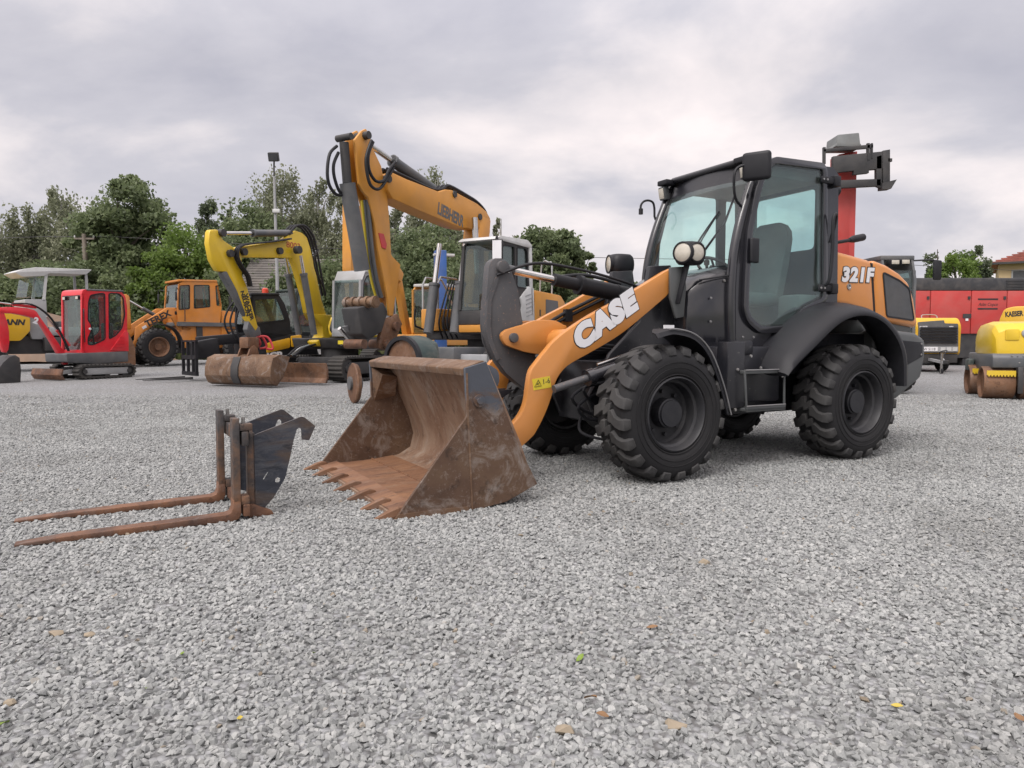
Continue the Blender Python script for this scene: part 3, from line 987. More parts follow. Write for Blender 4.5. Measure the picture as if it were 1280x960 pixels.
# windscreen, header, rear wall
rings = []
for z, xc, hw in ((1.74, 1.285, 0.545), (2.0, 1.235, 0.545), (2.25, 1.150, 0.54), (2.50, 1.045, 0.53)):
    rings.append([(xc + 0.07 * (1 - (y / hw) ** 2), y, z) for y in [hw * (q / 6 - 1) for q in range(13)]])
G().loft(rings, cap=False, closed=False).build('windscreen', 'cab_glass', LD, ang=80)
for s in (1, -1):
    pp = [(1.28, s * 0.565, 1.05), (1.30, s * 0.568, 1.45), (1.285, s * 0.568, 1.75), (1.235, s * 0.566, 2.0), (1.15, s * 0.562, 2.25), (1.03, s * 0.555, 2.52), (0.97, s * 0.55, 2.64)]
    G().tube(pp, 0.042, 12, 3).build('cab_pillar', 'gloss_black', LD, ang=60)
    G().tube([(-0.03, s * 0.55, 1.42), (-0.01, s * 0.55, 2.62)], 0.05, 12).build('cab_pillar', 'loader_black', LD, ang=60)
g = G()
rings = []
for z, xc, hw in ((2.46, 1.055, 0.535), (2.56, 1.015, 0.53), (2.66, 0.98, 0.525)):
    a = [(xc + 0.075 * (1 - (y / hw) ** 2), y, z) for y in [hw * (q / 6 - 1) for q in range(13)]]
    b = [(x - 0.03, y, z2) for x, y, z2 in reversed(a)]
    rings.append(a + b)
g.loft(rings).build('windscreen_header', 'loader_black', LD)
roof = G()
rings = []
for z, k in ((2.645, 0.97), (2.658, 0.995), (2.682, 0.995), (2.700, 0.965), (2.706, 0.88)):
    pl = round_poly([(1.08, -0.50), (1.08, 0.50), (0.97, 0.585), (0.0, 0.585), (-0.07, 0.50), (-0.07, -0.50), (0.0, -0.585), (0.97, -0.585)], 0.05, 3)
    rings.append([(0.53 + (x - 0.53) * k, y * k, z) for x, y in pl])
roof.loft(rings)
rf = roof.build('roof', 'loader_black', LD, ang=50)
G().box(0.1, 0.95, -0.5, 0.5, 2.56, 2.644).build('head_liner', 'seat_grey', LD, bev=0.02)
for s in (1, -1):
    G().obox((1.10, s * 0.50, 2.655), (0.12, 0.14, 0.05)).build('roof_lamp_bracket', 'plastic_black', rf, bev=0.01)
    lb = G().obox((1.10, s * 0.53, 2.56), (0.07, 0.09, 0.13), (0, 0.2, 0)).build('roof_lamp', 'loader_grey', LD, bev=0.012)
    G().obox((1.139, s * 0.53, 2.552), (0.006, 0.07, 0.10), (0, 0.2, 0)).build('lamp_lens', 'lamp_lens', lb, bev=0.002)
rw = round_poly([(-0.38, 1.98), (-0.38, 2.56), (0.36, 2.56), (0.36, 1.98)], 0.05, 3)
G().prism([(-0.56, 1.40), (-0.56, 2.64), (0.56, 2.64), (0.56, 1.40)], -0.05, -0.015, 'x', [rw]).build('cab_rear_wall', 'loader_black', LD)
G().prism(rw, -0.035, -0.030, 'x').build('rear_glass', 'cab_glass', LD)
# cowl in front of the cab, floor
rings = []
for x, w, zt in ((1.10, 0.555, 1.755), (1.26, 0.558, 1.742), (1.45, 0.53, 1.68), (1.58, 0.49, 1.62), (1.66, 0.43, 1.54), (1.68, 0.38, 1.40)):
    rings.append([(x, -w, 1.02), (x, w, 1.02), (x, w, zt - 0.10), (x, w - 0.02, zt - 0.035), (x, w - 0.10, zt), (x, -w + 0.10, zt), (x, -w + 0.02, zt - 0.035), (x, -w, zt - 0.10)])
cw = G().loft(rings).build('cowl', 'gloss_black', LD, bev=0.012, ang=40)
G().tube([(1.60, 0.505, 1.60), (1.4, 0.565, 1.635), (1.28, 0.58, 1.655)], 0.008, 6).build('cowl_seam', 'plastic_black', cw)
G().lathe([(0.012, 0), (0.010, 0.012), (0.001, 0.012)], (1.36, 0.548, 1.60), n=12).build('cowl_bolt', 'steel', cw)
G().box(0.0, 1.28, -0.555, 0.555, 1.0, 1.10).build('cab_floor', 'loader_black', LD, bev=0.01)
G().box(0.02, 1.0, -0.556, -0.40, 1.1, 1.70).build('side_console', 'seat_grey', LD, bev=0.04)
G().box(0.02, 0.42, 0.30, 0.555, 1.1, 1.52).build('side_console', 'seat_grey', LD, bev=0.04)
G().box(1.10, 1.26, -0.4, 0.4, 1.12, 1.735).build('dashboard', 'seat_grey', LD, bev=0.03)
# steering wheel and seat
sw = G()
sc_ = Vector((0.93, 0, 1.78))
tl = Euler((0, RAD(-32), 0)).to_matrix()
ring = [tuple(sc_ + tl @ Vector((0.17 * math.cos(a), 0.17 * math.sin(a), 0))) for a in [2 * math.pi * q / 28 for q in range(29)]]
sw.tube(ring, 0.014, 8)
for a in (0.5, 2.6, 4.7):
    sw.cyl(sc_, sc_ + tl @ Vector((0.17 * math.cos(a), 0.17 * math.sin(a), 0)), 0.012, 6)
sw.cyl(sc_, sc_ + tl @ Vector((0, 0, -0.08)), 0.05, 12)
sw.cyl(sc_, (1.12, 0, 1.45), 0.035, 10)
sw.build('steering_wheel', 'plastic_black', LD)
st_ = G()
st_.loft([[(0.22 + dx, y * w, z) for dx, y in ((0, -0.24), (0.10, -0.24), (0.10, 0.24), (0, 0.24))] for z, w, dxo in ((1.52, 1, 0),)] * 1, cap=False) if False else None
st_.box(0.28, 0.80, -0.24, 0.24, 1.42, 1.55)
stc = st_.build('seat', 'seat_grey', LD, bev=0.05, seg=3)
rings = []
for x, z, w, t in ((0.30, 1.50, 0.24, 0.07), (0.25, 1.75, 0.25, 0.075), (0.19, 1.98, 0.245, 0.065), (0.16, 2.08, 0.235, 0.06), (0.155, 2.16, 0.22, 0.06), (0.17, 2.22, 0.19, 0.05), (0.18, 2.25, 0.13, 0.03)):
    rings.append([(x + t * cx, w * cy, z) for cx, cy in ((1, -0.7), (1, 0.7), (0.6, 0.95), (-0.6, 0.95), (-1, 0.7), (-1, -0.7), (-0.6, -0.95), (0.6, -0.95))])
G().loft(rings).build('backrest', 'seat_grey', stc, ang=60)
G().box(0.3, 0.40, -0.33, 0.33, 1.1, 1.43).build('seat_base', 'plastic_black', stc, bev=0.02)
jp = G().tube([(0.62, -0.36, 1.6), (0.66, -0.36, 1.72), (0.68, -0.36, 1.86)], 0.015, 8, 3)
jp.lathe([(0.002, -0.035), (0.028, -0.02), (0.03, 0.02), (0.002, 0.04)], (0.68, -0.36, 1.88), 'z', 12)
jp.build('control_lever', 'plastic_black', LD)
# wiper
wp = G()
wp.tube([(1.36, 0.05, 1.76), (1.28, 0.18, 2.02), (1.20, 0.32, 2.24)], 0.009, 6)
wp.tube([(1.36, 0.10, 1.76), (1.285, 0.2, 2.0), (1.215, 0.33, 2.23)], 0.006, 6)
wp.tube([(1.345, 0.24, 1.84), (1.215, 0.40, 2.12), (1.13, 0.43, 2.36)], 0.011, 6)
wp.build('windscreen_wiper', 'plastic_black', LD)
# mirrors
mr = G()
mr.obox((1.20, 0.735, 2.545), (0.07, 0.235, 0.235), (0, 0.05, 0.5))
mm = mr.build('mirror', 'plastic_black', LD, bev=0.03, seg=3)
G().obox((1.168, 0.718, 2.543), (0.006, 0.19, 0.19), (0, 0.05, 0.5)).build('mirror_glass', 'mirror_face', mm)
G().tube([(1.18, 0.56, 2.24), (1.30, 0.60, 2.30), (1.34, 0.62, 2.45), (1.31, 0.63, 2.54), (1.22, 0.70, 2.57)], 0.012, 8, 4).build('mirror_arm', 'plastic_black', mm)
ra = G().tube([(1.337, -0.6, 2.36), (1.338, -0.6, 2.43), (1.30, -0.6, 2.475), (1.24, -0.6, 2.49), (1.185, -0.6, 2.475), (1.165, -0.6, 2.42), (1.15, -0.6, 2.31), (1.06, -0.57, 2.32)], 0.011, 8, 3)
ra.cyl((1.337, -0.6, 2.40), (1.337, -0.6, 2.345), 0.022, 10)
ra.obox((1.09, -0.585, 2.32), (0.07, 0.05, 0.07))
ra.build('mirror_arm', 'plastic_black', LD)
sm_ = G().obox((1.125, 0.66, 1.86), (0.10, 0.035, 0.215)).build('door_handle', 'plastic_black', LD, bev=0.03, seg=3)
G().tube([(0.19, 0.64, 1.60), (0.185, 0.69, 1.65), (0.165, 0.70, 1.9), (0.165, 0.70, 2.18), (0.13, 0.70, 2.25), (0.09, 0.67, 2.2), (0.09, 0.62, 2.0)], 0.016, 10, 4).build('grab_rail', 'plastic_black', LD)
for z in (2.56, 1.575):
    hg = G().box(0.02, 0.27, 0.63, 0.655, z - 0.03, z + 0.03)
    hg.box(0.02, 0.10, 0.60, 0.67, z - 0.05, z + 0.05)
    hg = hg.build('door_hinge', 'plastic_black', LD, bev=0.012)
    for x in (0.25, 0.20):
        G().cyl((x, 0.655, z), (x, 0.662, z), 0.010, 8).build('hinge_bolt', 'steel', hg)
ex = G().tube([(-0.05, 0.45, 2.015), (-0.17, 0.45, 2.035), (-0.42, 0.45, 2.08)], 0.018, 10)
ex.cyl((-0.42, 0.45, 2.08), (-0.48, 0.45, 2.095), 0.022, 12, 0.036)
ex.cyl((-0.48, 0.45, 2.095), (-0.63, 0.45, 2.125), 0.036, 12)
ex.build('exhaust_pipe', 'plastic_black', LD)
G().cyl((-0.06, 0.50, 2.52), (-0.13, 0.52, 2.50), 0.055, 16).build('rear_lamp', 'plastic_black', LD, bev=0.01)
G().lathe([(0.05, 2.735), (0.05, 2.775), (0.002, 2.78)], (0.30, -0.35, 0), 'z', 14).build('beacon_socket', 'plastic_black', LD)

# ------------------------------------------------------------------ rear body
for s in (1, -1):
    lip = smooth_loop([(1.02, 0.79), (0.90, 0.895), (0.73, 1.01), (0.53, 1.147), (0.345, 1.253), (0.133, 1.31), (-0.09, 1.305), (-0.29, 1.235), (-0.46, 1.10), (-0.56, 0.92), (-0.585, 0.66)], 4, False)
    inn = smooth_loop([(1.06, 0.86), (0.97, 1.02), (0.82, 1.16), (0.63, 1.30), (0.42, 1.40), (0.16, 1.46), (-0.14, 1.455), (-0.42, 1.37), (-0.66, 1.21), (-0.80, 1.00), (-0.83, 0.66)], 4, False)
    rings = []
    for (x, z), (u, w) in zip(lip, inn):
        def mid(t, y):
            return (x + (u - x) * t, s * y, z + (w - z) * t)
        rings.append([mid(0.0, 0.935), mid(0.0, 0.95), mid(0.12, 0.955), mid(0.35, 0.93), mid(0.62, 0.84), mid(0.85, 0.70), mid(1.0, 0.50), mid(0.9, 0.50), mid(0.0, 0.75)])
    G().loft(rings).build('rear_fender', 'plastic_black', LD, ang=60)
front_h = [(-0.139, 1.958), (-0.365, 1.937), (-0.696, 1.898), (-0.815, 1.286), (-0.606, 1.398), (-0.159, 1.453)]
hp = [(-0.09, 1.965), (-0.365, 1.937), (-0.715, 1.895), (-0.80, 1.33), (-0.606, 1.385), (-0.35, 1.43), (-0.09, 1.45)]
hd = G().prism(hp, -0.50, 0.50).build('hood', 'hood_orange', LD, bev=0.05, seg=4, ang=50)
hp2 = [(-0.73, 1.905), (-0.957, 1.862), (-1.161, 1.795), (-1.33, 1.70), (-1.43, 1.54), (-1.505, 1.30), (-1.50, 1.225), (-0.93, 1.285), (-0.815, 1.30)]
hr = G().prism(hp2, -0.51, 0.51).build('rear_hood', 'hood_orange', LD, bev=0.05, seg=4, ang=50)
G().box(-0.86, -0.68, -0.485, 0.485, 1.2, 1.87).build('hood_gap', 'plastic_black', LD)
vent = [(-0.877, 1.778), (-1.146, 1.709), (-1.314, 1.633), (-1.415, 1.311), (-0.959, 1.344)]
vp = G().prism(round_poly(vent, 0.03, 3), 0.5, 0.5135).build('vent_screen', 'vent_mesh', hr)
vo = round_poly(vent, 0.03, 3)
G().prism(inset_poly(vo, -0.012), 0.508, 0.518, holes=[inset_poly(vo, 0.004)]).build('vent_frame', 'plastic_black', hr)
text('321F', 0.185, 'letter_black', hd, (-0.245, 0.5025, 1.672), (-1, 0, 0.028), (0, 0, 1), 'lettering_outline', 0.001, 0.0185, 0.16, sx=1.20, space=1.12)
text('321F', 0.185, 'white_paint', hd, (-0.245, 0.5045, 1.672), (-1, 0, 0.028), (0, 0, 1), 'lettering', 0.001, 0.0105, 0.16, sx=1.20, space=1.12)
G().lathe([(0.032, 0), (0.030, 0.008), (0.018, 0.008), (0.015, 0.002), (0.001, 0.002)], (-0.36, 0.50, 1.62), n=16).build('hood_lock', 'steel', hd)
cwp = [(-0.62, 1.20), (-0.93, 1.205), (-1.30, 1.175), (-1.47, 1.11), (-1.475, 0.93), (-1.42, 0.70), (-1.02, 0.50), (-0.62, 0.46)]
cwt = G().prism(cwp, -0.62, 0.62).build('counterweight', 'loader_grey', LD, bev=0.05, seg=3, ang=50)
pn = round_poly([(-0.99, 1.10), (-1.40, 1.075), (-1.41, 0.93), (-1.02, 0.80)], 0.02, 3)
G().prism(pn, 0.615, 0.624).build('cover_panel', 'plastic_black', cwt, bev=0.002)
for x, z in ((-1.02, 1.08), (-1.38, 1.06), (-1.38, 0.95), (-1.04, 0.83)):
    G().cyl((x, 0.622, z), (x, 0.63, z), 0.010, 8).build('cover_bolt', 'steel', cwt)
G().box(-1.45, -0.62, -0.47, 0.47, 1.17, 1.30).build('radiator_base', 'loader_grey', LD, bev=0.02)

# tank box, steps
for s in (1, -1):
    G().box(0.80, 1.56, min(s * 0.40, s * 0.68), max(s * 0.40, s * 0.68), 0.56, 1.04).build('tank_box', 'loader_black', LD, bev=0.02)
    sp_ = G().box(1.36, 1.56, min(s * 0.68, s * 0.80), max(s * 0.68, s * 0.80), 0.53, 1.08)
    sp_.build('step_panel', 'loader_black', LD, bev=0.015)
    stp = G()
    stp.box(0.93, 1.40, min(s * 0.66, s * 0.86), max(s * 0.66, s * 0.86), 0.505, 0.53)
    stp.box(0.93, 1.40, min(s * 0.845, s * 0.86), max(s * 0.845, s * 0.86), 0.50, 0.545)
    stp.bar((0.94, s * 0.85, 0.52), (0.95, s * 0.85, 0.84), 0.014, 0.02)
    stp.bar((1.39, s * 0.85, 0.52), (1.42, s * 0.85, 0.84), 0.014, 0.02)
    stp.box(0.94, 1.42, min(s * 0.69, s * 0.86), max(s * 0.69, s * 0.86), 0.815, 0.845)
    so = stp.build('step', 'loader_grey', LD, bev=0.004)
    for x, z in ((0.99, 0.79), (1.18, 0.86), (1.45, 0.85), (1.47, 0.52), (1.3, 0.96)):
        G().lathe([(0.014, 0), (0.012, 0.01), (0.001, 0.011)], (x, 0.861 if x < 1.0 else 0.801, z), n=10).build('step_bolt', 'steel', so) if s > 0 else None
G().prism(round_poly([(1.34, 0.97), (1.34, 1.09), (1.16, 1.09), (1.16, 0.97)], 0.03, 3), 0.60, 0.70).build('latch_housing', 'loader_black', LD, bev=0.01)

# small labels, bolts and painted edge highlights on the loader body
G().obox((2.12, 0.72, 1.195), (0.10, 0.012, 0.03)).build('fender_label', 'white_paint', LD)
for x, z in ((1.50, 1.25), (1.50, 1.45), (1.18, 1.12), (1.05, 1.12)):
    G().lathe([(0.011, 0), (0.009, 0.008), (0.001, 0.009)], (x, 0.54 if x > 1.3 else 0.60, z), n=10).build('body_bolt', 'highlight_grey', LD)
for (a, b) in (((0.94, 0.862, 0.548), (1.40, 0.862, 0.548)), ((0.95, 0.862, 0.846), (1.42, 0.862, 0.846))):
    G().cyl(a, b, 0.006, 6).build('step_highlight', 'highlight_grey', LD)  # light-grey rod stands in for the highlight on the step edge
for k, (x, y, z) in enumerate(((2.62, 0.30, 0.62), (2.58, 0.31, 0.75), (2.66, 0.28, 0.70))):
    h_ = G().tube([(2.40, 0.30, 0.70 + 0.05 * k), (x + 0.1, y + 0.06, z - 0.04), (x, y + 0.02, z - 0.16), (2.45, 0.32, 0.45)], 0.013, 8, 5).build('hose', 'plastic_black', LD)
    G().cyl((2.385, 0.30, 0.70 + 0.05 * k), (2.43, 0.305, 0.70 + 0.05 * k), 0.018, 8).build('hose_fitting', 'steel', h_)
G().tube([(3.30, 0.06, 1.60), (3.0, 0.14, 1.70), (2.6, 0.12, 1.68), (2.2, 0.10, 1.62), (1.9, 0.1, 1.55)], 0.012, 8, 5).build('hose', 'plastic_black', LD)
G().tube([(2.62, -0.10, 1.63), (2.3, -0.14, 1.66), (1.95, -0.12, 1.60)], 0.016, 8, 5).build('hose', 'plastic_black', LD)


# ------------------------------------------------------------------ pallet fork carriage lying in front
FK = root('pallet_fork', 'rusty pallet fork attachment with hooked side plates lying on the gravel', 'pallet fork', (-1.80, 4.47, 0), 210.5)
for s in (1, -1):
    y = s * 0.30
    pr = [(1.12, 0.006), (1.12, 0.012), (0.9, 0.030), (0.10, 0.047), (0.055, 0.055), (0.043, 0.10), (0.040, 0.60), (0.0, 0.60), (-0.002, 0.05), (0.01, 0.018), (0.05, 0.006)]
    rings = []
    lower = [(1.12 - 0.05 * min(0, s), 0.006), (0.9, 0.006), (0.3, 0.006), (0.05, 0.006), (0.012, 0.018), (0.0, 0.05), (0.0, 0.12), (0.0, 0.62)]
    upper = [(1.12 - 0.05 * min(0, s), 0.020), (0.9, 0.034), (0.3, 0.045), (0.085, 0.050), (0.058, 0.058), (0.046, 0.085), (0.042, 0.14), (0.038, 0.62)]
    for (x0, z0), (x1, z1), w in zip(lower, upper, (0.036, 0.050, 0.05, 0.05, 0.05, 0.05, 0.05, 0.05)):
        rings.append([(x0, y - w, z0), (x0, y + w, z0), (x1, y + w, z1), (x1, y - w, z1)])
    t = G().loft(rings[:7]).build('fork_tine', 'rust_fork', FK, bev=0.004, seg=2)
    G().loft([[(x, yy, z) for (x, yy) in ((0.0, y - 0.05), (0.0, y + 0.05), (0.042 - (z - 0.12) * 0.008, y + 0.05), (0.042 - (z - 0.12) * 0.008, y - 0.05))] for z in (0.12, 0.62)]).build('fork_shank', 'fork_shank', t, bev=0.004)
    hk = G().box(-0.075, -0.001, y - 0.045, y + 0.045, 0.545, 0.585)
    hk.box(-0.075, -0.055, y - 0.045, y + 0.045, 0.50, 0.545)
    hk.box(-0.05, -0.002, y - 0.045, y + 0.045, 0.10, 0.15)
    hk.build('fork_hook', 'fork_shank', t, bev=0.003)
    G().cyl((-0.03, y, 0.585), (-0.03, y, 0.625), 0.011, 8).build('lock_pin', 'steel', t)
cr = G()
cr.box(-0.05, -0.012, -0.40, 0.36, 0.455, 0.54)
cr.build('carriage_bar', 'fork_shank', FK, bev=0.005)
cr = G()
cr.box(-0.05, -0.012, -0.40, 0.36, 0.03, 0.10)
cr.build('carriage_bar', 'rust_fork', FK, bev=0.005)
for y in (-0.30, 0.245):
    G().box(-0.10, -0.055, y - 0.035, y + 0.03, 0.06, 0.52).build('carriage_post', 'fork_shank', FK, bev=0.004)
pl = [(-0.09, 0.50), (-0.12, 0.515), (-0.385, 0.605), (-0.402, 0.60), (-0.47, 0.54), (-0.43, 0.452), (-0.387, 0.458), (-0.385, 0.52), (-0.378, 0.532), (-0.366, 0.535), (-0.354, 0.525), (-0.334, 0.465), (-0.31, 0.355), (-0.276, 0.223), (-0.205, 0.11), (-0.15, 0.05), (-0.09, 0.07)]
hole1 = [(-0.205 + 0.016 * math.cos(a), 0.205 + 0.016 * math.sin(a)) for a in [2 * math.pi * k / 16 for k in range(16)]]
hole1 = [(-0.232 + 0.017 * math.cos(a), 0.215 + 0.017 * math.sin(a)) for a in [2 * math.pi * k / 16 for k in range(16)]]
hole2 = [(-0.150, 0.225), (-0.138, 0.225), (-0.170, 0.272), (-0.180, 0.272)]
for y in (0.265, -0.30):
    G().prism(pl, y - 0.010, y + 0.010, holes=[hole1, hole2]).build('hook_plate', 'fork_plate', FK)
G().box(-0.36, -0.34, -0.29, 0.255, 0.10, 0.14).build('tie_bar', 'fork_shank', FK) if False else None
ft = G().prism([(-0.05, 0.005), (-0.20, 0.005), (-0.19, 0.03), (-0.08, 0.085), (-0.05, 0.085)], 0.235, 0.30)
ft.build('foot_block', 'rust_fork', FK, bev=0.005)


# ------------------------------------------------------------------ machines standing behind: shared helpers
paint('mini_red', (0.66, 0.020, 0.034), 0.35, dust=0.15, coat=0.3, var=0.12)
paint('terex_orange', (0.56, 0.205, 0.030), 0.45, dust=0.3, var=0.15, sc=2)
paint('machine_yellow', (0.66, 0.45, 0.012), 0.38, dust=0.15, coat=0.2, var=0.1, sc=2)
paint('dumper_yellow', (0.62, 0.36, 0.010), 0.42, dust=0.2, var=0.12, sc=2)
paint('big_orange', (0.56, 0.25, 0.036), 0.42, dust=0.22, var=0.12, sc=2)
paint('jcb_yellow', (0.62, 0.33, 0.012), 0.4, dust=0.15)
paint('machine_grey', (0.30, 0.31, 0.32), 0.5, dust=0.25, var=0.12)
paint('light_grey', (0.52, 0.53, 0.53), 0.5, dust=0.2, var=0.1)
paint('slate_grey', (0.085, 0.092, 0.10), 0.48, dust=0.3, var=0.15)
paint('dark_metal', (0.030, 0.030, 0.032), 0.55, dust=0.3, dcol=(0.12, 0.11, 0.10))
paint('teal_green', (0.022, 0.042, 0.040), 0.5, dust=0.35, var=0.2)
paint('blue_paint', (0.03, 0.10, 0.32), 0.4, dust=0.2)
paint('lamp_red', (0.55, 0.05, 0.02), 0.3, dust=0.05)
paint('hose_red', (0.50, 0.03, 0.04), 0.5, dust=0.2)
paint('track_rubber', (0.030, 0.029, 0.028), 0.85, dust=0.5, dcol=(0.10, 0.09, 0.08), bmp=0.4)
paint('roof_black', (0.035, 0.036, 0.040), 0.5, dust=0.2)
paint('copco_red', (0.46, 0.045, 0.040), 0.45, dust=0.2, var=0.1, sc=1.5)


def P3(p, y):
    return (p[0], y, p[1])


def thing_at(name, label, cat, o, a, group=None):
    return root(name, label, cat, (o[0], o[1], ground_z(o[1])), 180 + a, group)


def strip(g, p, q, y0, y1, th):
    """flat panel along the side-view segment p-q, spanning y0..y1"""
    p, q = Vector((p[0], p[1])), Vector((q[0], q[1]))
    n = Vector((-(q - p).y, (q - p).x)).normalized() * th / 2
    return g.prism([tuple(p + n), tuple(q + n), tuple(q - n), tuple(p - n)], y0, y1)


def cab(par, side, wins, y0, y1, mat, roof=None, front=None, rear=None, roof_mat=None, glass_mat='bg_glass', t=0.05, far_wins=None):
    """cab shell: two side frames with window holes, panes, roof and front/rear panes given as side-view segments"""
    fr = None
    for k, (a, b) in enumerate(((y1 - t, y1), (y0, y0 + t))):
        w = wins if k == 0 or far_wins is None else far_wins
        f = G().prism(side, a, b, holes=w).build('cab_frame', mat, par)
        for h in w:
            m = (a + b) / 2
            G().prism(inset_poly(h, -0.004), m - 0.004, m + 0.004).build('window', glass_mat, f)
            G().prism(inset_poly(h, -0.012), b if k == 0 else a - 0.008, b + 0.008 if k == 0 else a, holes=[inset_poly(h, 0.018)]).build('window_seal', 'plastic_black', f)
        fr = fr or f
    if roof:
        g = G()
        for p, q, th in roof:
            strip(g, p, q, y0 - 0.02, y1 + 0.02, th)
        g.build('roof', roof_mat or mat, par, bev=0.02)
    for nm, segs in (('windscreen', front or []), ('rear_window', rear or [])):
        for p, q in segs:
            strip(G(), p, q, y0 + t, y1 - t, 0.01).build(nm, glass_mat, par)
            g = G()
            for yy in (y0 + t * 0.6, y1 - t * 0.6):
                strip(g, p, q, yy - t * 0.6, yy + t * 0.6, 0.06)
            g.build('cab_post', mat, par)
    return fr


def crawler(par, x0, x1, y0, y1, r, frame_mat='machine_grey'):
    n = 48
    L_ = (x1 - x0 - 2 * r)
    per = 2 * L_ + 2 * math.pi * r
    pts = []
    m = int(per / 0.055) * 2
    for i in range(m):
        s = per * i / m
        rr = r if (i // 2) % 2 == 0 else r - 0.028
        if s < L_:
            p = (x0 + r + s, r - rr)
        elif s < L_ + math.pi * r:
            a = (s - L_) / r - math.pi / 2
            p = (x1 - r + rr * math.cos(a), r + rr * math.sin(a))
        elif s < 2 * L_ + math.pi * r:
            p = (x1 - r - (s - L_ - math.pi * r), r + rr)
        else:
            a = (s - 2 * L_ - math.pi * r) / r + math.pi / 2
            p = (x0 + r + rr * math.cos(a), r + rr * math.sin(a))
        pts.append(p)
    hole = [(x0 + r + (r - 0.07) * math.cos(a) + (L_ if math.cos(a) > 0 else 0), r + (r - 0.07) * math.sin(a)) for a in [math.pi * 2 * (k + 0.5) / 32 for k in range(32)]]
    tr = G().prism(pts, y0, y1, holes=[hole]).build('track', 'track_rubber', par)
    ym = (y0 + y1) / 2
    fb = G().box(x0 + r * 1.1, x1 - r * 1.1, y0 + 0.03, y1 - 0.03, r * 0.55, r * 1.5)
    fb.build('track_frame', frame_mat, tr, bev=0.02)
    for x in (x0 + r, x1 - r):
        G().lathe([(r * 0.78, y0 + 0.06), (r * 0.78, y1 - 0.06), (r * 0.35, y1 - 0.05), (r * 0.3, y1 - 0.01), (0.01, y1 - 0.01)], (x, 0, r), n=20).build('sprocket', 'dark_metal', tr)
    for k in range(3):
        x = x0 + r * 1.6 + (L_ - r * 1.2) * k / 2
        G().cyl((x, y0 + 0.04, r * 0.42), (x, y1 - 0.04, r * 0.42), r * 0.33, 14).build('roller', 'dark_metal', tr)
    return tr


def ram(par, p, q, r, split=0.55, mat='slate_grey', name='hydraulic_cylinder'):
    """hydraulic cylinder from p (cap end) to q (rod end)"""
    p, q = Vector(p), Vector(q)
    m = p + (q - p) * split
    c = G().cyl(p, m, r, 16)
    c.cyl(p + (q - p) * (split - 0.03), m, r * 1.15, 16)
    c = c.build(name, mat, par)
    G().cyl(m, q, r * 0.5, 12).build('piston_rod', 'chrome', c)
    return c


# ------------------------------------------------------------------ red mini excavator
RO = (-11.705, 20.0)
RX = thing_at('mini_excavator', 'bright red mini excavator with glazed cab on short crawler tracks', 'excavator', RO, 61)
rside = [(0.713, 2.199), (0.644, 2.332), (0.556, 2.403), (0.048, 2.447), (-0.343, 2.461), (-0.495, 2.312), (-0.54, 2.019), (-0.523, 1.517), (-0.521, 0.739), (0.787, 0.688)]
rw1 = [(0.496, 2.276), (0.208, 2.348), (0.096, 2.344), (0.128, 1.08), (0.455, 0.925), (0.607, 0.925), (0.601, 1.099), (0.507, 1.318), (0.502, 1.471), (0.584, 1.599), (0.557, 2.078)]
rw2 = [(-0.017, 2.362), (-0.316, 2.369), (-0.43, 2.263), (-0.461, 1.788), (-0.366, 1.4), (-0.184, 1.194), (0.015, 1.08)]
rside = round_poly(rside, 0.06, 3)
cab(RX, rside, [round_poly(rw1, 0.05, 3), round_poly(rw2, 0.06, 3)], -0.48, 0.50, 'mini_red', roof=[((0.60, 2.42), (-0.45, 2.44), 0.05)], front=[((0.735, 0.78), (0.70, 2.30))], roof_mat='slate_grey', far_wins=[round_poly([(0.6, 1.0), (0.6, 2.2), (-0.3, 2.25), (-0.3, 1.3), (0.1, 0.95)], 0.06, 3)])
G().prism([(0.72, 0.66), (0.74, 0.80), (0.70, 0.80), (0.66, 0.70)], -0.48, 0.50).build('front_sill', 'mini_red', RX, bev=0.01)
G().prism(round_poly([(0.74, 2.26), (0.70, 2.40), (0.60, 2.44), (0.58, 2.38), (0.66, 2.28)], 0.03, 2), -0.48, 0.5).build('front_header', 'mini_red', RX)
ec = G().prism(round_poly([(0.003, 0.767), (-0.458, 1.356), (-0.538, 1.266), (-0.533, 0.739)], 0.03, 3), -0.50, 0.525).build('engine_cover', 'mini_red', RX, bev=0.015)
for k in range(4):
    G().box(-0.40, -0.15 - 0.04 * k, 0.525, 0.535, 0.86 + 0.09 * k, 0.885 + 0.09 * k).build('cover_louvre', 'mini_red', ec)
G().prism(round_poly([(1.194, 0.693), (-0.509, 0.739), (-0.511, 0.441), (0.419, 0.397), (1.182, 0.459)], 0.04, 3), -0.52, 0.52).build('skirt', 'slate_grey', RX, bev=0.02)
G().cyl((0.05, 0, 0.30), (0.05, 0, 0.52), 0.35, 24).build('slew_ring', 'dark_metal', RX)
for s in (1, -1):
    crawler(RX, -0.62, 1.02, min(s * 0.42, s * 0.72), max(s * 0.42, s * 0.72), 0.20)
bl = G().loft([[(1.35, y, 0.0), (1.39, y, 0.0), (1.47, y, 0.13), (1.42, y, 0.29), (1.38, y, 0.29), (1.42, y, 0.13)] for y in (-0.72, 0.72)])
bl = bl.build('dozer_blade', 'rust_fork', RX, bev=0.006)
for s in (1, -1):
    G().bar((1.4, s * 0.3, 0.15), (0.6, s * 0.35, 0.28), 0.07, 0.09).build('blade_arm', 'machine_grey', bl)
rb = [(0.956, 0.381), (1.074, 0.579), (1.547, 1.497), (1.756, 1.637), (2.189, 1.726), (2.571, 1.732), (2.566, 1.853), (2.089, 1.894), (1.691, 1.838), (1.56, 1.665), (1.141, 1.012), (0.867, 0.51)]
RB = G().prism(smooth_loop(rb, 2), -0.13, 0.03).build('boom', 'mini_red', RX, bev=0.015)
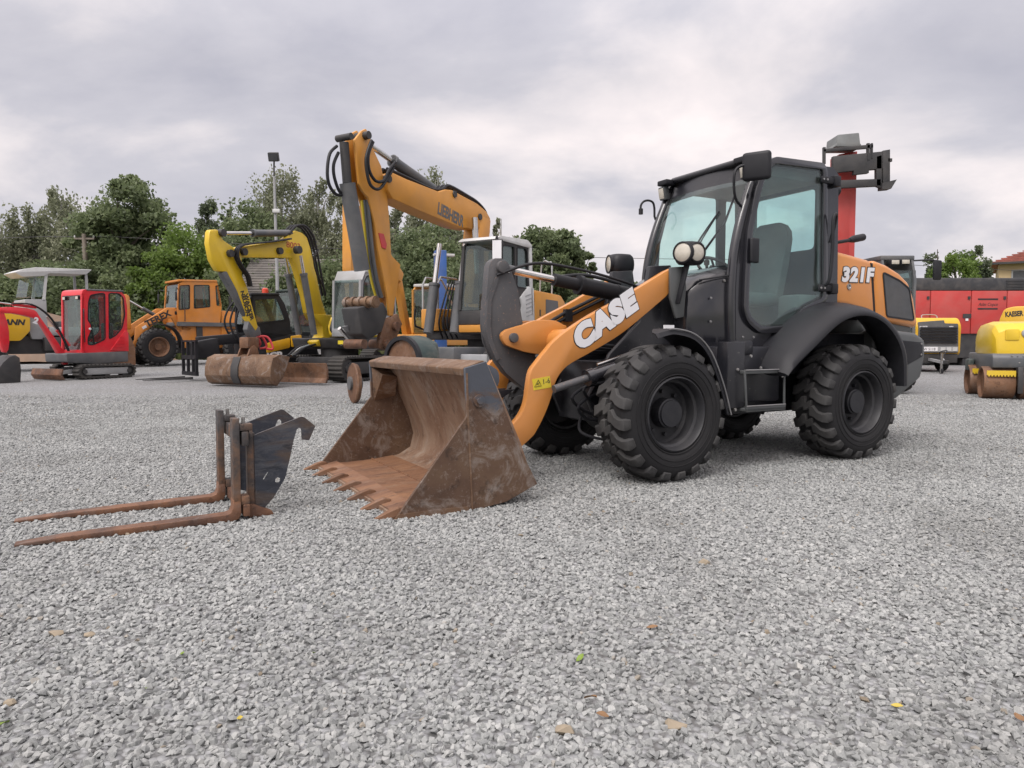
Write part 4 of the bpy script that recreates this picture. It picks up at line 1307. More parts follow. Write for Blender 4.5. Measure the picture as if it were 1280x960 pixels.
ram(RX, (0.80, -0.05, 0.90), (1.361, 1.671)[:1] + (-0.05,) + (1.361, 1.671)[1:], 0.04, 0.55, 'mini_red')
ram(RX, (1.61, 1.915)[:1] + (-0.05,) + (1.61, 1.915)[1:], (2.525, 1.995)[:1] + (-0.05,) + (2.525, 1.995)[1:], 0.04, 0.6, 'mini_red')
G().prism(smooth_loop([(2.597, 1.991), (2.391, 1.719), (2.299, 1.254), (2.334, 0.806), (2.446, 0.746), (2.557, 1.15), (2.714, 1.707)], 2), -0.12, 0.02).build('stick', 'mini_red', RX, bev=0.012)
bu = [(2.432, 0.624), (2.194, 0.599), (2.199, -0.039), (2.349, -0.093), (2.674, -0.036), (2.696, 0.307)]
G().prism(smooth_loop(bu, 2), -0.35, 0.25).build('bucket', 'dark_metal', RX, bev=0.01)
text('2', 0.22, 'white_paint', RB, (1.743, 1.512)[:1] + (0.032,) + (1.743, 1.512)[1:], (-1, 0, -0.4), (-0.3, 0, 1), 'boom_mark', bold=0.012)
RS = G().box(-0.35, 0.15, -0.3, 0.15, 0.85, 1.0)
RS.box(-0.35, -0.22, -0.3, 0.15, 1.0, 1.55)
RS.build('seat', 'seat_grey', RX, bev=0.05)
G().tube([(0.35, 0.35, 0.9), (0.4, 0.35, 1.3), (0.42, 0.35, 1.42)], 0.025, 8).build('control_lever', 'plastic_black', RX)
G().lathe([(0.035, 0), (0.03, 0.02), (0.002, 0.02)], (0.538, 1.361)[:1] + (0.5,) + (0.538, 1.361)[1:], n=12).build('door_latch', 'white_paint', RX)

# ------------------------------------------------------------------ orange wheel loader far left
TO = (-12.886, 28.0)
TX = thing_at('wheel_loader', 'weathered orange wheel loader with boxy cab parked by the hedge', 'wheel loader', TO, 45)
tside = round_poly([(0.536, 3.103), (0.356, 3.205), (-0.935, 3.3), (-0.979, 3.16), (-1.101, 2.277), (-1.022, 1.638), (0.575, 1.606), (0.606, 2.094)], 0.06, 3)
tw = [round_poly(q, 0.05, 3) for q in ([(0.478, 3.045), (0.12, 3.081), (0.144, 2.171), (0.547, 2.127)], [(-0.049, 3.091), (-0.631, 3.124), (-0.642, 2.277), (-0.026, 2.192)], [(-0.883, 3.123), (-0.961, 3.096), (-1.038, 2.323), (-0.911, 2.334)])]
cab(TX, tside, tw, -0.7, 0.7, 'terex_orange', roof=[((0.55, 3.24), (-0.95, 3.30), 0.08)], front=[((0.58, 2.2), (0.50, 3.1))], rear=[((-1.08, 2.3), (-0.95, 3.15))])
G().prism([(0.55, 1.62), (0.58, 2.16), (0.50, 2.16), (0.50, 1.62)], -0.68, 0.68).build('front_panel', 'terex_orange', TX)
G().prism(round_poly([(0.62, 1.50), (0.60, 1.66), (-2.6, 1.66), (-2.6, 1.52)], 0.03, 2), -0.72, 0.72).build('cab_base', 'slate_grey', TX)
G().prism(round_poly([(-1.1, 1.50), (-1.1, 2.15), (-2.5, 2.05), (-2.9, 1.8), (-2.9, 0.95), (-1.1, 0.95)], 0.1, 3), -0.65, 0.65).build('engine_hood', 'terex_orange', TX, bev=0.04)
bdy = G().box(-1.2, 0.45, -0.6, 0.6, 0.65, 1.52).build('rear_frame', 'terex_orange', TX, bev=0.03)
G().box(-0.35, -0.12, 0.55, 0.66, 0.70, 1.48).build('ladder_recess', 'dark_metal', bdy)
G().box(-0.9, 1.9, -0.4, 0.4, 0.45, 0.95).build('chassis', 'dark_metal', TX, bev=0.03)
for x in (1.43, -1.75):
    for s in (1, -1):
        make_wheel(TX, (x, s * 0.92, 0.70), 0.70, 0.44, 0.36, 'old_rust', lugs=22, lugh=0.03, right=s < 0, hub=0.12, hubout=0.10, tread='rubber_tread', seg=32, nuts=0, spin=x)
ta = [(2.336, 0.429), (2.102, 0.989), (2.062, 1.432), (1.353, 1.925), (0.945, 2.194), (0.624, 2.206), (0.545, 1.856), (0.345, 1.521), (0.016, 1.433), (0.14, 1.307), (0.558, 1.364), (0.782, 1.789), (0.985, 1.784), (1.42, 1.548), (1.88, 1.079), (2.171, 0.516)]
for s in (1, -1):
    A_ = G().prism(ta, s * 0.55 - 0.05, s * 0.55 + 0.05).build('lift_arm', 'terex_orange', TX, bev=0.02)
    if s > 0:
        text('TEREX', 0.32, 'letter_black', A_, (1.663, 1.453)[:1] + (0.605,) + (1.663, 1.453)[1:], (-0.80, 0, 0.42), (0.42, 0, 0.8), bold=0.012, ext=0.003, sx=1.05)
        G().obox((1.761, 1.436)[:1] + (0.603,) + (1.761, 1.436)[1:], (0.16, 0.006, 0.10), (0, 0.5, 0)).build('badge', 'white_paint', A_)
fend = smooth_loop([(0.55, 0.65), (0.62, 1.05), (0.85, 1.38), (1.25, 1.53), (1.65, 1.52)], 4, False)
for s in (1, -1):
    G().loft([[(x, s * 0.68, z), (x, s * 1.15, z), (x + 0.03, s * 1.15, z + 0.03), (x + 0.03, s * 0.68, z + 0.03)] for x, z in fend]).build('fender', 'dark_metal', TX)
G().prism(round_poly([(2.05, 1.35), (2.35, 1.4), (2.34, 2.62), (2.2, 2.68), (2.08, 2.6)], 0.06, 3), -0.08, 0.08).build('bell_crank', 'terex_orange', TX, bev=0.02)
ram(TX, (0.9, 0, 1.75), (2.2, 0, 2.5), 0.07)
tb = G().prism([(2.3, 0.05), (3.4, 0.03), (3.42, 0.08), (2.55, 0.2), (2.42, 0.6), (2.6, 1.2), (2.5, 1.22), (2.3, 0.7)], -1.25, 1.25)
tb.prism([(2.3, 0.05), (3.38, 0.05), (2.6, 1.18), (2.3, 0.7)], 1.22, 1.26)
tb.prism([(2.3, 0.05), (3.38, 0.05), (2.6, 1.18), (2.3, 0.7)], -1.26, -1.22)
tb.build('bucket', 'old_rust', TX)
G().box(-0.4, 0.2, -0.35, 0.35, 1.9, 2.1).build('seat', 'seat_grey', TX, bev=0.05)

# ------------------------------------------------------------------ dumper with canopy behind the red excavator
BO = (-15.818, 24.0)
BX = thing_at('site_dumper', 'yellow and grey site dumper with open canopy roof behind the red excavator', 'dumper', BO, 50)
broof = round_poly([(1.023, 3.192), (0.755, 3.316), (0.416, 3.395), (-1.258, 3.449), (-1.077, 3.271), (0.032, 3.229), (0.197, 3.124), (0.808, 3.054)], 0.03, 2)
G().prism(broof, -0.62, 0.62).build('canopy_roof', 'light_grey', BX, bev=0.03)
for s in (1, -1):
    G().bar((-1.12, s * 0.55, 1.4), (-1.08, s * 0.55, 3.3), 0.07, 0.07).build('canopy_post', 'machine_grey', BX)
    G().bar((0.22, s * 0.55, 2.3), (0.12, s * 0.55, 3.2), 0.06, 0.08).build('canopy_post', 'light_grey', BX)
ws = [(0.595, 3.034), (0.138, 3.079), (0.275, 2.438), (0.706, 2.417)]
G().prism(round_poly(ws, 0.05, 3), -0.55, 0.55).build('front_window', 'bg_glass', BX)
cn = G().prism(round_poly([(0.761, 2.335), (0.148, 2.364), (0.141, 1.543), (0.099, 1.038), (0.604, 1.036), (0.722, 1.531), (0.78, 1.789)], 0.05, 3), -0.58, 0.58).build('console', 'machine_grey', BX, bev=0.03)
G().box(-1.9, 0.1, -0.6, 0.6, 1.15, 1.45).build('rear_deck', 'machine_grey', BX, bev=0.05)
G().box(-0.75, -0.25, -0.3, 0.3, 1.45, 1.65).build('seat', 'seat_grey', BX, bev=0.06)
G().box(-0.85, -0.70, -0.3, 0.3, 1.6, 2.15).build('seat_back', 'seat_grey', BX, bev=0.06)
G().box(-2.0, 1.9, -0.45, 0.45, 0.55, 1.15).build('chassis', 'dark_metal', BX, bev=0.03)
skp = G().prism(round_poly([(0.70, 1.95), (0.95, 1.98), (3.0, 1.75), (3.15, 1.6), (2.1, 0.98), (1.0, 0.98), (0.72, 1.3)], 0.06, 3), -0.85, 0.85).build('skip', 'dumper_yellow', BX, bev=0.03)
text('MANN', 0.24, 'letter_black', skp, P3((1.637, 1.495), 0.853), (-1, 0, 0.0), (0, 0, 1), bold=0.012, shear=0.25, sx=1.05)
for x in (1.9, -1.3, 0.35):
    for s in (1, -1):
        if x != 0.35:
            make_wheel(BX, (x, s * 0.75, 0.55), 0.55, 0.42, 0.27, 'dark_metal', lugs=18, right=s < 0, hub=0.1, seg=32, nuts=0)
G().box(-1.0, 0.3, 0.45, 0.8, 0.65, 1.1).build('tool_box', 'dark_metal', BX, bev=0.03)
# fittings on the red excavator
for q in ((0.735, -0.30, 2.20), (0.735, 0.32, 2.20)):
    lm = G().obox(q, (0.06, 0.14, 0.10)).build('work_lamp', 'plastic_black', RX, bev=0.015)
    G().obox((q[0] + 0.032, q[1], q[2]), (0.006, 0.11, 0.075)).build('lamp_lens', 'lamp_lens', lm)
G().tube([(0.70, 0.53, 1.0), (0.73, 0.57, 1.15), (0.73, 0.57, 1.75), (0.70, 0.53, 1.9)], 0.014, 8, 2).build('grab_rail', 'plastic_black', RX)
for k in range(2):
    G().tube([(0.85, -0.02 + 0.06 * k, 0.75), (1.05, -0.02 + 0.06 * k, 1.25), (1.35, -0.02 + 0.05 * k, 1.72), (1.75, -0.02 + 0.05 * k, 1.98), (2.2, -0.02 + 0.05 * k, 1.98)], 0.018, 6, 4).build('hose', 'plastic_black', RX)
# fittings on the orange loader
G().tube([(0.35, 0.74, 1.7), (0.36, 0.80, 1.8), (0.36, 0.80, 2.7), (0.35, 0.74, 2.8)], 0.018, 8, 2).build('grab_rail', 'dark_metal', TX)
for s in (1, -1):
    hl_ = G().obox((0.62, s * 0.52, 2.0), (0.10, 0.18, 0.14)).build('head_lamp', 'plastic_black', TX, bev=0.02)
    G().obox((0.675, s * 0.52, 2.0), (0.008, 0.14, 0.10)).build('lamp_lens', 'lamp_lens', hl_)
    G().tube([(0.56, s * 0.72, 2.9), (0.70, s * 0.92, 2.95), (0.72, s * 0.95, 2.8)], 0.016, 6, 2).build('mirror_arm', 'plastic_black', TX)
    G().obox((0.72, s * 0.95, 2.62), (0.04, 0.16, 0.34)).build('mirror', 'plastic_black', TX, bev=0.02)
G().cyl((-1.6, 0.35, 2.0), (-1.6, 0.35, 2.75), 0.06, 12).build('exhaust', 'dark_metal', TX)
for k in range(5):
    G().box(-2.3, -1.3, 0.652, 0.665, 1.15 + 0.12 * k, 1.19 + 0.12 * k).build('hood_louvre', 'dark_metal', TX)


# ------------------------------------------------------------------ black telescopic forklift
JO = (-7.045, 20.0)
JX = thing_at('telescopic_forklift', 'black telescopic forklift with yellow side panel and orange roof beacon', 'forklift', JO, 42)
jside = round_poly([(0.59, 2.203), (0.457, 2.285), (-0.222, 2.327), (-0.403, 2.067), (-0.558, 1.555), (-0.551, 1.217), (0.193, 1.035), (0.485, 0.99), (0.604, 1.598)], 0.06, 3)
jw = round_poly([(0.459, 2.165), (-0.173, 2.225), (-0.417, 1.62), (0.137, 1.542), (0.452, 1.47)], 0.05, 3)
cab(JX, jside, [jw], -0.5, 0.55, 'plastic_black', roof=[((0.55, 2.30), (-0.25, 2.33), 0.07)], front=[((0.60, 1.5), (0.52, 2.25))], t=0.06)
jb = G().prism(round_poly([(0.6, 0.30), (0.65, 1.15), (0.2, 1.30), (-0.6, 1.2), (-1.35, 1.15), (-1.4, 0.35)], 0.08, 3), -0.55, 0.55).build('body', 'plastic_black', JX, bev=0.04)
pan = round_poly([(0.154, 0.968), (-0.533, 1.126), (-0.528, 0.844), (0.159, 0.692)], 0.05, 3)
G().prism(pan, 0.552, 0.570).build('side_panel', 'jcb_yellow', jb, bev=0.004)
G().prism(round_poly([(-0.551, 1.171), (-0.863, 1.207), (-0.882, 0.9), (-0.569, 0.855)], 0.04, 3), 0.40, 0.60).build('rear_panel', 'jcb_yellow', jb, bev=0.02)
text('HCD', 0.16, 'letter_black', jb, P3((-0.643, 0.991), 0.604), (-1, 0, 0.05), (0, 0, 1), 'panel_lettering', bold=0.004)
text('JCB', 0.26, 'white_paint', jb, P3((0.14, 0.526), 0.556), (-1, 0, 0.06), (0, 0, 1), bold=0.012, sx=1.15)
G().lathe([(0.09, 2.36), (0.085, 2.47), (0.05, 2.50), (0.002, 2.50)], (0.05, 0.3, 0), 'z', 14).build('beacon', 'lamp_red', JX)
for x in (0.55, -0.95):
    for s in (1, -1):
        make_wheel(JX, (x, s * 0.48, 0.32), 0.32, 0.24, 0.17, 'dark_metal', lugs=16, lugh=0.015, right=s < 0, hub=0.07, hubout=0.1, seg=32, nuts=0)
bm_ = G().bar((-0.9, -0.2, 1.25), (1.75, -0.2, 1.0), 0.24, 0.28).build('telescopic_boom', 'plastic_black', JX, bev=0.03)
G().prism(round_poly([(1.921, 1.011), (1.342, 1.119), (1.312, 0.603), (1.893, 0.547)], 0.08, 3), -0.35, 0.30).build('boom_head', 'plastic_black', JX, bev=0.05)
cg = G()
for y in (-0.5, -0.1, 0.3, 0.55):
    cg.box(1.98, 2.05, y - 0.03, y + 0.03, 0.12, 1.05)
cg.box(1.98, 2.05, -0.55, 0.6, 0.12, 0.22)
cg.box(1.98, 2.05, -0.55, 0.6, 0.55, 0.65)
cg.box(1.98, 2.04, -0.55, 0.6, 1.0, 1.05)
cg = cg.build('fork_carriage', 'plastic_black', JX)
for y in (-0.3, 0.35):
    G().loft([[(2.06, y - 0.05, 0.03), (2.06, y + 0.05, 0.03), (2.06, y + 0.05, 0.09), (2.06, y - 0.05, 0.09)], [(3.25, y - 0.03, 0.03), (3.25, y + 0.03, 0.03), (3.25, y + 0.03, 0.045), (3.25, y - 0.03, 0.045)]]).build('fork_tine', 'dark_metal', cg)
for k, (u, v) in enumerate(((266, 280), (274, 287), (283, 292))):
    pass
for k in range(3):
    y = -0.35 + 0.28 * k
    G().tube([(0.75, y, 1.05), (0.95 - 0.05 * k, y, 1.5), (0.85 - 0.05 * k, y, 1.9), (0.62, y, 2.2)], 0.028, 8, 4).build('guard_bar', 'plastic_black', JX)
G().box(-0.35, 0.1, -0.22, 0.22, 1.25, 1.4).build('seat', 'seat_grey', JX, bev=0.05)

# ------------------------------------------------------------------ yellow crawler excavator
WO = (-4.715, 19.3)
WX = thing_at('crawler_excavator', 'bright yellow crawler excavator with grey cab and wide rusty ditching bucket', 'excavator', WO, 66)
wstick = [(4.133, 3.42), (4.098, 3.477), (3.896, 3.506), (3.842, 3.443), (3.754, 3.301), (3.501, 3.194), (3.205, 3.001), (3.206, 2.54), (3.069, 2.319), (2.739, 1.363), (2.822, 1.27), (3.091, 1.562), (3.387, 2.18), (3.665, 2.59), (3.918, 2.588), (4.086, 2.82), (4.163, 3.172)]
WS = G().prism(wstick, -0.42, -0.27).build('stick', 'machine_yellow', WX, bev=0.025)
wboom = [(3.39, 3.126), (3.309, 3.199), (1.873, 3.524), (1.596, 3.72), (1.366, 3.853), (1.117, 3.828), (0.941, 3.737), (0.804, 3.464), (0.579, 2.766), (0.383, 2.12), (0.182, 1.719), (0.297, 1.378), (0.603, 1.768), (0.954, 1.755), (1.079, 2.206), (1.39, 2.95), (1.524, 3.136), (3.206, 2.971), (3.362, 3.02)]
WB = G().prism(wboom, -0.44, -0.27).build('boom', 'machine_yellow', WX, bev=0.025)
text('8003', 0.21, 'copco_red', WB, P3((1.727, 3.391), -0.266), (-1, 0, 0.0), (0, 0, 1), 'model_lettering', sx=1.25)
text('WACKER', 0.15, 'letter_black', WS, P3((3.157, 2.118), -0.266), (-0.30, 0, -1.0), (-1, 0, 0.30), 'maker_lettering', bold=0.006)
text('NEUSON', 0.15, 'letter_black', WS, P3((3.278, 2.184), -0.266), (-0.30, 0, -1.0), (-1, 0, 0.30), 'maker_lettering', bold=0.006)
ram(WX, P3((1.475, 3.772), -0.35), P3((3.811, 3.444), -0.35), 0.085, 0.56)
c = G().bar(P3((3.745, 2.604), -0.35), P3((3.004, 1.603), -0.35), 0.15, 0.17).build('hydraulic_cylinder', 'slate_grey', WX, bev=0.03)
G().cyl(P3((3.101, 1.712), -0.35), P3((2.756, 1.306), -0.35), 0.045, 12).build('piston_rod', 'chrome', c)
for y in (-0.60, -0.10):
    ram(WX, P3((0.935, 1.211), y), P3((1.402, 3.206), y), 0.085, 0.78)
    G().cyl(P3((1.501, 3.336), y - 0.07), P3((1.501, 3.336), y + 0.07), 0.10, 16).build('boom_pin', 'dark_metal', WX)
for px_ in ((3.183, 3.099), (3.593, 3.015), (2.003, 3.257), (3.811, 3.444)):
    G().cyl((px_[0], -0.53, px_[1]), (px_[0], -0.18, px_[1]), 0.085, 16).build('boom_pin', 'dark_metal', WX)
for k in range(3):
    G().tube([P3(q, -0.24 + 0.05 * k) for q in [(1.683, 3.594), (2.407, 3.421), (3.277, 3.235), (3.452, 3.013), (3.339, 2.77), (3.126, 2.55), (3.058, 2.313)]], 0.025, 6, 4).build('hose', 'plastic_black', WX)
    G().tube([P3(q, -0.45 + 0.1 * k) for q in [(1.622, 3.722), (1.382, 3.957), (1.019, 4.011), (0.713, 3.785), (0.594, 3.465), (0.416, 2.783), (0.264, 2.257)]], 0.03, 6, 4).build('hose', 'plastic_black', WX)
G().tube([P3(q, -0.18) for q in [(0.594, 3.465), (0.79, 3.232), (0.735, 2.903), (0.487, 2.564), (0.329, 2.297)]], 0.022, 6, 4).build('hose', 'plastic_black', WX)
kp = [(0.859, 1.76), (0.081, 1.745), (0.25, 1.436), (0.158, 1.089), (-0.078, 0.979), (-0.076, 0.869), (0.657, 0.894), (0.718, 1.022), (0.455, 1.173), (0.482, 1.431), (0.767, 1.636)]
G().prism(kp, -0.52, -0.18).build('swing_post', 'machine_yellow', WX, bev=0.02)
# ditching bucket hanging on the stick
bx0, bz0 = 3.05, 0.02
bpin = (3.25, 0.85)
bkp = [(2.72, 0.66), (3.05, 0.72), (3.28, 0.64), (3.36, 0.42), (3.37, 0.22), (3.28, 0.05), (3.16, 0.0), (3.12, 0.0), (3.24, 0.09), (3.31, 0.24), (3.30, 0.41), (3.23, 0.58), (3.04, 0.655), (2.72, 0.60)]
WK = G().prism(bkp, -1.35, 0.65).build('ditching_bucket', 'bucket_out', WX, bev=0.01)
for y in (-1.36, 0.64):
    G().prism([(2.72, 0.66), (3.05, 0.72), (3.28, 0.64), (3.36, 0.42), (3.37, 0.22), (3.28, 0.05), (3.16, 0.0), (2.95, 0.2)], y, y + 0.025).build('bucket_side', 'bucket_out', WK)
G().prism([(3.29, 0.66), (3.39, 0.43), (3.40, 0.22), (3.31, 0.04), (3.27, 0.05), (3.36, 0.22), (3.35, 0.42), (3.26, 0.64)], -0.52, -0.30).build('wear_strip', 'dark_metal', WK)
for y in (-0.52, -0.22):
    G().prism([(2.80, 0.66), (3.2, 0.66), (3.1, 0.86), (2.98, 0.94), (2.86, 0.86)], y, y + 0.04).build('bucket_lug', 'old_rust', WK, bev=0.01)
G().box(2.78, 3.15, -0.48, -0.20, 0.86, 1.12).build('quick_coupler', 'old_rust', WX, bev=0.03)
G().prism([(3.005, 1.566), (2.677, 1.365), (2.629, 1.192), (2.943, 1.075), (3.088, 1.3)], -0.42, -0.28).build('link', 'slate_grey', WX, bev=0.01)
for k in range(3):
    G().tube([(2.75 - 0.1 * k, -0.75 + 0.17 * k, 0.95), (2.7, -0.65 + 0.17 * k, 1.12 + 0.08 * (k % 2)), (2.55, -0.5 + 0.17 * k, 1.12), (2.5, -0.45 + 0.2 * k, 0.95 - 0.05 * k), (2.62, -0.55 + 0.2 * k, 0.85)], 0.028, 8, 5).build('hose', 'hose_red', WX)
# house, cab, tracks, blade
wc0, wc1 = 0.28, 1.18
wcs = round_poly([(0.62, 1.20), (0.66, 1.6), (0.58, 2.60), (0.40, 2.84), (-0.75, 2.86), (-0.95, 2.7), (-1.0, 1.9), (-1.0, 1.20)], 0.08, 3)
wcw = [round_poly([(0.56, 1.35), (0.58, 1.7), (0.50, 2.55), (0.36, 2.74), (-0.10, 2.74), (-0.10, 1.35)], 0.06, 3), round_poly([(-0.20, 1.75), (-0.20, 2.74), (-0.7, 2.76), (-0.88, 2.62), (-0.90, 1.75)], 0.07, 3)]
cab(WX, wcs, wcw, wc0, wc1, 'machine_grey', roof=[((0.42, 2.84), (-0.78, 2.86), 0.06)], front=[((0.66, 1.3), (0.60, 2.62))])
G().prism([(0.60, 2.56), (0.42, 2.88), (0.36, 2.84), (0.52, 2.54)], wc0, wc1).build('cab_header', 'machine_grey', WX, bev=0.01)
G().box(0.56, 0.70, wc0, wc1, 1.15, 1.36).build('cab_sill', 'machine_grey', WX, bev=0.02)
G().box(-0.5, 0.05, wc0 + 0.2, wc1 - 0.2, 1.35, 1.5).build('seat', 'seat_grey', WX, bev=0.05)
G().box(-0.55, -0.42, wc0 + 0.2, wc1 - 0.2, 1.45, 2.2).build('seat_back', 'seat_grey', WX, bev=0.05)
hs = G().prism(round_poly([(0.55, 0.82), (0.65, 1.12), (-1.6, 1.15), (-1.7, 0.82)], 0.06, 3), -1.1, 1.15).build('upper_frame', 'dark_metal', WX, bev=0.03)
text('YANY', 0.14, 'sticker_yellow', hs, (0.64, 0.45, 0.93), (0, 1, 0), (0, 0, 1), 'frame_mark') if False else None
G().box(0.645, 0.66, 0.45, 0.62, 0.95, 1.05).build('frame_label', 'sticker_yellow', hs)
G().box(0.645, 0.66, 0.68, 0.85, 0.95, 1.05).build('frame_label', 'sticker_yellow', hs)
G().prism(round_poly([(-0.45, 1.15), (-0.5, 1.70), (-1.3, 1.78), (-1.65, 1.6), (-1.7, 1.15)], 0.12, 4), -0.95, 0.24).build('engine_cover', 'machine_yellow', WX, bev=0.06, seg=3)
G().cyl((0, 0, 0.6), (0, 0, 0.85), 0.5, 28).build('slew_ring', 'dark_metal', WX)
for s in (1, -1):
    crawler(WX, -1.35, 1.45, min(s * 0.70, s * 1.15), max(s * 0.70, s * 1.15), 0.33, 'dark_metal')
G().box(-0.7, 0.9, -0.7, 0.7, 0.35, 0.62).build('undercarriage', 'dark_metal', WX, bev=0.03)
wbl = G().prism([(2.05, 0.02), (2.12, 0.02), (2.06, 0.14), (2.07, 0.34), (2.13, 0.50), (2.06, 0.50), (2.0, 0.34), (1.99, 0.14)], -1.15, 1.20).build('dozer_blade', 'old_rust', WX, bev=0.01)
for s in (1, -1):
    G().bar((2.0, s * 0.55, 0.3), (0.8, s * 0.55, 0.42), 0.14, 0.16).build('blade_arm', 'dark_metal', wbl)
for k in range(3):
    G().tube([(0.7, -0.5 + 0.12 * k, 0.95), (1.2, -0.45 + 0.12 * k, 0.85), (1.7, -0.3 + 0.1 * k, 0.66)], 0.03, 6, 4).build('hose', 'chrome' if k == 1 else 'plastic_black', WX)
G().bar((0.4, 0.25, 0.93), (1.1, 0.9, 0.93), 0.05, 0.05).build('cylinder_rod', 'chrome', WX)

# ------------------------------------------------------------------ big wheeled excavator
QO = (-0.336, 14.8)
QX = thing_at('wheeled_excavator', 'large orange wheeled excavator with tall folded boom and white-roofed cab', 'excavator', QO, 60)
YB = -0.42
qboom = [(3.201, 3.883), (3.117, 3.954), (3.02, 3.987), (2.655, 3.954), (1.675, 3.91), (1.437, 3.992), (1.233, 4.018), (0.334, 3.91), (-0.011, 3.811), (-0.174, 3.686), (-0.157, 3.363), (0.048, 3.22), (0.231, 3.428), (0.5, 3.366), (0.986, 3.343), (2.32, 3.455), (3.028, 3.534), (3.143, 3.65)]
QB = G().prism(qboom, YB - 0.19, YB + 0.19).build('boom', 'big_orange', QX, bev=0.03)
text('LIEBHERR', 0.31, 'slate_grey', QB, P3((1.743, 3.493), YB + 0.193), (-0.955, 0, -0.15), (-0.1, 0, 1), bold=0.010, sx=0.66)
qst = [(3.724, 4.516), (3.616, 4.582), (3.532, 4.512), (3.437, 4.286), (3.24, 4.052), (3.191, 3.885), (3.102, 3.65), (3.034, 3.122), (3.003, 2.582), (2.755, 2.444), (2.803, 2.172), (2.907, 1.814), (2.966, 1.53), (3.073, 1.527), (3.11, 1.849), (3.209, 2.186), (3.353, 2.671), (3.419, 3.066), (3.57, 3.467), (3.704, 3.54), (3.798, 3.647), (3.855, 4.067), (3.886, 4.335)]
for y0, y1 in ((YB + 0.07, YB + 0.12), (YB - 0.12, YB - 0.07)):
    G().prism(qst, y0, y1).build('stick_cheek', 'big_orange', QX, bev=0.012)
G().prism([(3.591, 4.459), (3.477, 4.276), (3.281, 4.041), (3.243, 3.874), (3.143, 3.637), (3.068, 3.117), (3.034, 2.584), (2.843, 2.422), (2.939, 1.854), (3.068, 1.847), (3.267, 2.409), (3.34, 2.943), (3.491, 3.507)], YB - 0.07, YB + 0.07).build('stick', 'big_orange', QX, bev=0.01)
qa, qb = (3.947, 3.644), (3.621, 2.269)
c = G().cyl(P3(qa, YB), P3(qb, YB), 0.13, 20).build('hydraulic_cylinder', 'slate_grey', QX)
G().cyl(P3((4.008, 4.279), YB), P3(qa, YB), 0.075, 16).build('piston_rod', 'dark_metal', c)
ram(QX, P3((1.644, 3.984), YB), P3((3.592, 4.432), YB), 0.10, 0.60)
G().cyl(P3((4.007, 4.356), YB - 0.15), P3((4.007, 4.356), YB + 0.16), 0.055, 14).build('stick_pin', 'dark_metal', QX)
for p in ((3.14, 3.854), (1.172, 3.949), (3.649, 4.457), (0.26, 3.653)):
    G().cyl((p[0], YB - 0.215, p[1]), (p[0], YB + 0.215, p[1]), 0.065, 16).build('boom_pin', 'dark_metal', QX)
for k, pts in enumerate(([(3.593, 4.354), (3.713, 4.118), (3.698, 3.874), (3.546, 3.735), (3.346, 3.774), (3.2, 3.977), (3.03, 4.149)], [(3.631, 4.371), (3.771, 4.053), (3.738, 3.775), (3.645, 3.624), (3.449, 3.621), (3.243, 3.834), (3.074, 4.044)], [(4.118, 4.203), (4.281, 4.04), (4.339, 3.742), (4.291, 3.54), (4.134, 3.431), (3.95, 3.477)], [(4.084, 4.11), (4.196, 3.897), (4.182, 3.687), (4.06, 3.483), (3.913, 3.51)])):
    G().tube([P3(q, YB + 0.2 + (0.05 if k < 2 else -0.25)) for q in pts], 0.026, 8, 5).build('hose', 'plastic_black', QX)
for k in range(3):
    G().tube([P3(q, YB - 0.1 + 0.1 * k) for q in [(3.074, 4.044), (2.818, 4.029), (2.371, 3.992), (1.77, 3.946), (1.437, 4.008), (1.224, 4.109), (0.554, 4.027), (0.197, 3.959), (-0.112, 3.81), (-0.174, 3.585)]], 0.032, 6, 4).build('hose', 'plastic_black', QX)
    G().tube([P3(q, YB - 0.06 + 0.06 * k) for q in [(3.531, 3.447), (3.461, 2.926), (3.408, 2.531), (3.313, 2.133), (3.194, 1.84)]], 0.03, 6, 4).build('hydraulic_line', 'slate_grey' if k else 'sticker_yellow', QX)
G().prism([(3.341, 2.916), (3.218, 2.918), (3.137, 2.751), (3.16, 2.666), (3.263, 2.682)], YB + 0.121, YB + 0.135).build('warning_plate', 'hose_red', QX)
# lower boom section and raising rams
G().prism([(0.229, 3.691), (-0.174, 3.652), (-0.109, 3.239), (-0.042, 2.475), (0.086, 1.878), (0.57, 1.855), (0.447, 2.517), (0.323, 3.185)], YB - 0.2, YB + 0.2).build('lower_boom', 'big_orange', QX, bev=0.03)
G().cyl((0.62, YB + 0.36, 2.45), P3((0.692, 3.558), YB + 0.34), 0.06, 12).build('boom_rod', 'chrome', QX)
for y in (YB - 0.33, YB + 0.30):
    ram(QX, (1.35, y, 1.25), (0.95, y, 3.05), 0.10, 0.55)
# quick coupler and tilt head at the stick end
qk = G()
p = (3.68, 1.733)
qk.cyl((p[0], YB - 0.34, p[1]), (p[0], YB + 0.36, p[1]), 0.075, 16)
for k in range(5):
    qk.cyl((p[0], YB - 0.30 + 0.15 * k, p[1]), (p[0], YB - 0.25 + 0.15 * k, p[1]), 0.10, 16)
qk.build('tilt_shaft', 'bucket_out', QX)
G().prism([(3.93, 1.629), (3.278, 1.753), (3.156, 1.593), (3.328, 1.245), (3.652, 1.106), (3.825, 1.198)], YB - 0.20, YB + 0.17).build('coupler_body', 'dark_metal', QX, bev=0.03)
G().prism([(3.2, 1.454), (2.856, 1.576), (2.726, 1.396), (2.907, 1.109), (3.209, 0.928), (3.374, 0.97), (3.329, 1.176)], YB + 0.05, YB + 0.13).build('coupler_plate', 'old_rust', QX, bev=0.015)
G().prism([(3.917, 1.329), (3.725, 1.386), (3.454, 1.039), (3.576, 0.958)], YB - 0.2, YB - 0.1).build('link', 'slate_grey', QX, bev=0.01)
